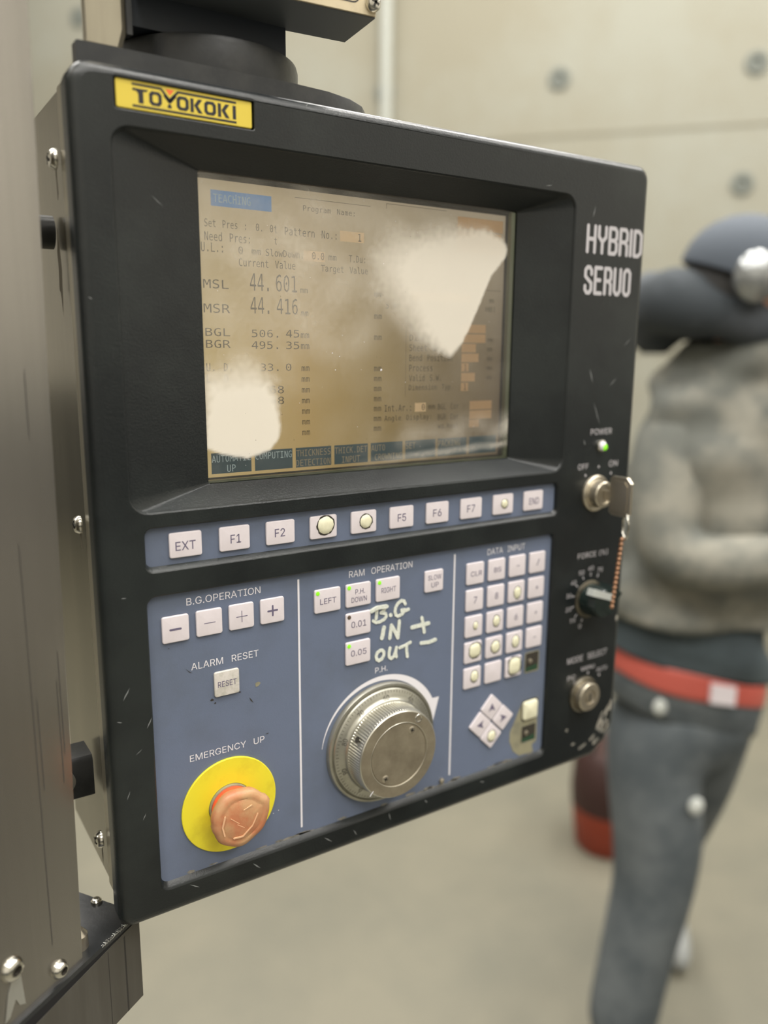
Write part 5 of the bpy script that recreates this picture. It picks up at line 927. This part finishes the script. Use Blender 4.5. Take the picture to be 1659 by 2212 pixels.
SPOT = mat('pale_paint_spot', (.55, .57, .54), .7)
for u, w, h, r in ((.69, 1.553, .84, .016), (.645, 1.502, .71, .016), (.565, 1.528, .915, .015)):
    ell('paint_spot', G(u, w, h) - pr.location, r, .007, r * 1.2, SPOT, (PR_, PF, Vector((0, 0, 1))), 12)
for u, w, h, dw in ((.525, 1.50, .048, -.05), (.795, 1.99, .075, -.02)):
    o = ell('shoe', G(u, w + dw, h) - pr.location, .048, .135, .062, SHOE, (PR_, (PF + Vector((0, 0, .25 if h > .06 else 0))).normalized(), Vector((0, 0, 1))), 20, -.75, 'pale grey shoe')

# red bucket on the floor
RB = G(.76, 2.45, 0)
rb = bpy.data.objects.new('bucket', None); COL.objects.link(rb); rb.location = RB; WP['bucket'] = RB.copy(); tag(rb, 'red plastic bucket with a dark brown upper half on the floor behind the person', 'bucket')
def lath(name, prof, m, n=36, par=rb):
    bm = bmesh.new(); L = [[bm.verts.new((r * cos(2 * pi * i / n), r * sin(2 * pi * i / n), h)) for i in range(n)] for r, h in prof]
    for a, b_ in zip(L, L[1:]):
        for i in range(n): bm.faces.new((a[i], a[(i + 1) % n], b_[(i + 1) % n], b_[i]))
    bmesh.ops.remove_doubles(bm, verts=bm.verts, dist=1e-5); bmesh.ops.recalc_face_normals(bm, faces=bm.faces)
    me = bpy.data.meshes.new(name); bm.to_mesh(me); bm.free(); me.materials.append(m); me.polygons.foreach_set('use_smooth', [True] * len(me.polygons)); me.set_sharp_from_angle(angle=.7)
    o = bpy.data.objects.new(name, me); COL.objects.link(o); o.parent = par; WP[o.name] = RB.copy(); return o
lath('bucket_body', [(.0001, 0), (.095, 0), (.105, .012), (.122, .155), (.118, .157), (.10, .02), (.0001, .02)], mat('orange_red_plastic', (.26, .035, .012), .55))
lath('upper_shell', [(.1225, .150), (.126, .20), (.118, .33), (.095, .355), (.0001, .36)], mat('dark_red_brown_plastic', (.035, .012, .009), .6))
me = bpy.data.meshes.new('handle')
hp = [Vector((.10 * cos(pi * k / 12), 0, .33 + .12 * sin(pi * k / 12))) for k in range(13)]
mbh = MB(); mbh.tube([(p.x * 1000, p.y * 1000, p.z * 1000) for p in hp], 6, 0, 8)
me.from_pydata([(v[0] / 1000, v[1] / 1000, v[2] / 1000) for v in mbh.v], [], mbh.f); me.materials.append(KNOBB); me.polygons.foreach_set('use_smooth', [True] * len(me.polygons))
o = bpy.data.objects.new('handle', me); COL.objects.link(o); o.parent = rb

# unseen press bed added right of the camera to darken the column's low reflections
pb = bpy.data.objects.new('added_press_bed', None); COL.objects.link(pb); pb.location = (1.95, -1.15, 0); tag(pb, 'unseen dark press bed added to darken the low reflections in the column', 'added machine'); WP['added_press_bed'] = pb.location.copy()
def pbox(name, x0, x1, y0, y1, z0, z1, m):
    v = [(x, y, z) for x in (x0, x1) for y in (y0, y1) for z in (z0, z1)]
    me = bpy.data.meshes.new(name); me.from_pydata(v, [], [(0, 1, 3, 2), (4, 6, 7, 5), (0, 4, 5, 1), (2, 3, 7, 6), (0, 2, 6, 4), (1, 5, 7, 3)]); me.materials.append(m)
    o = bpy.data.objects.new(name, me); COL.objects.link(o); o.parent = pb
pbox('bed', -.95, 1.0, -.55, .55, .12, .92, TAUPE); pbox('top_rail', -1.0, 1.05, -.1, .1, .92, 1.0, STEEL); pbox('foot', -.9, -.6, -.5, .5, 0, .12, PAINT); pbox('foot', .6, .9, -.5, .5, 0, .12, PAINT)
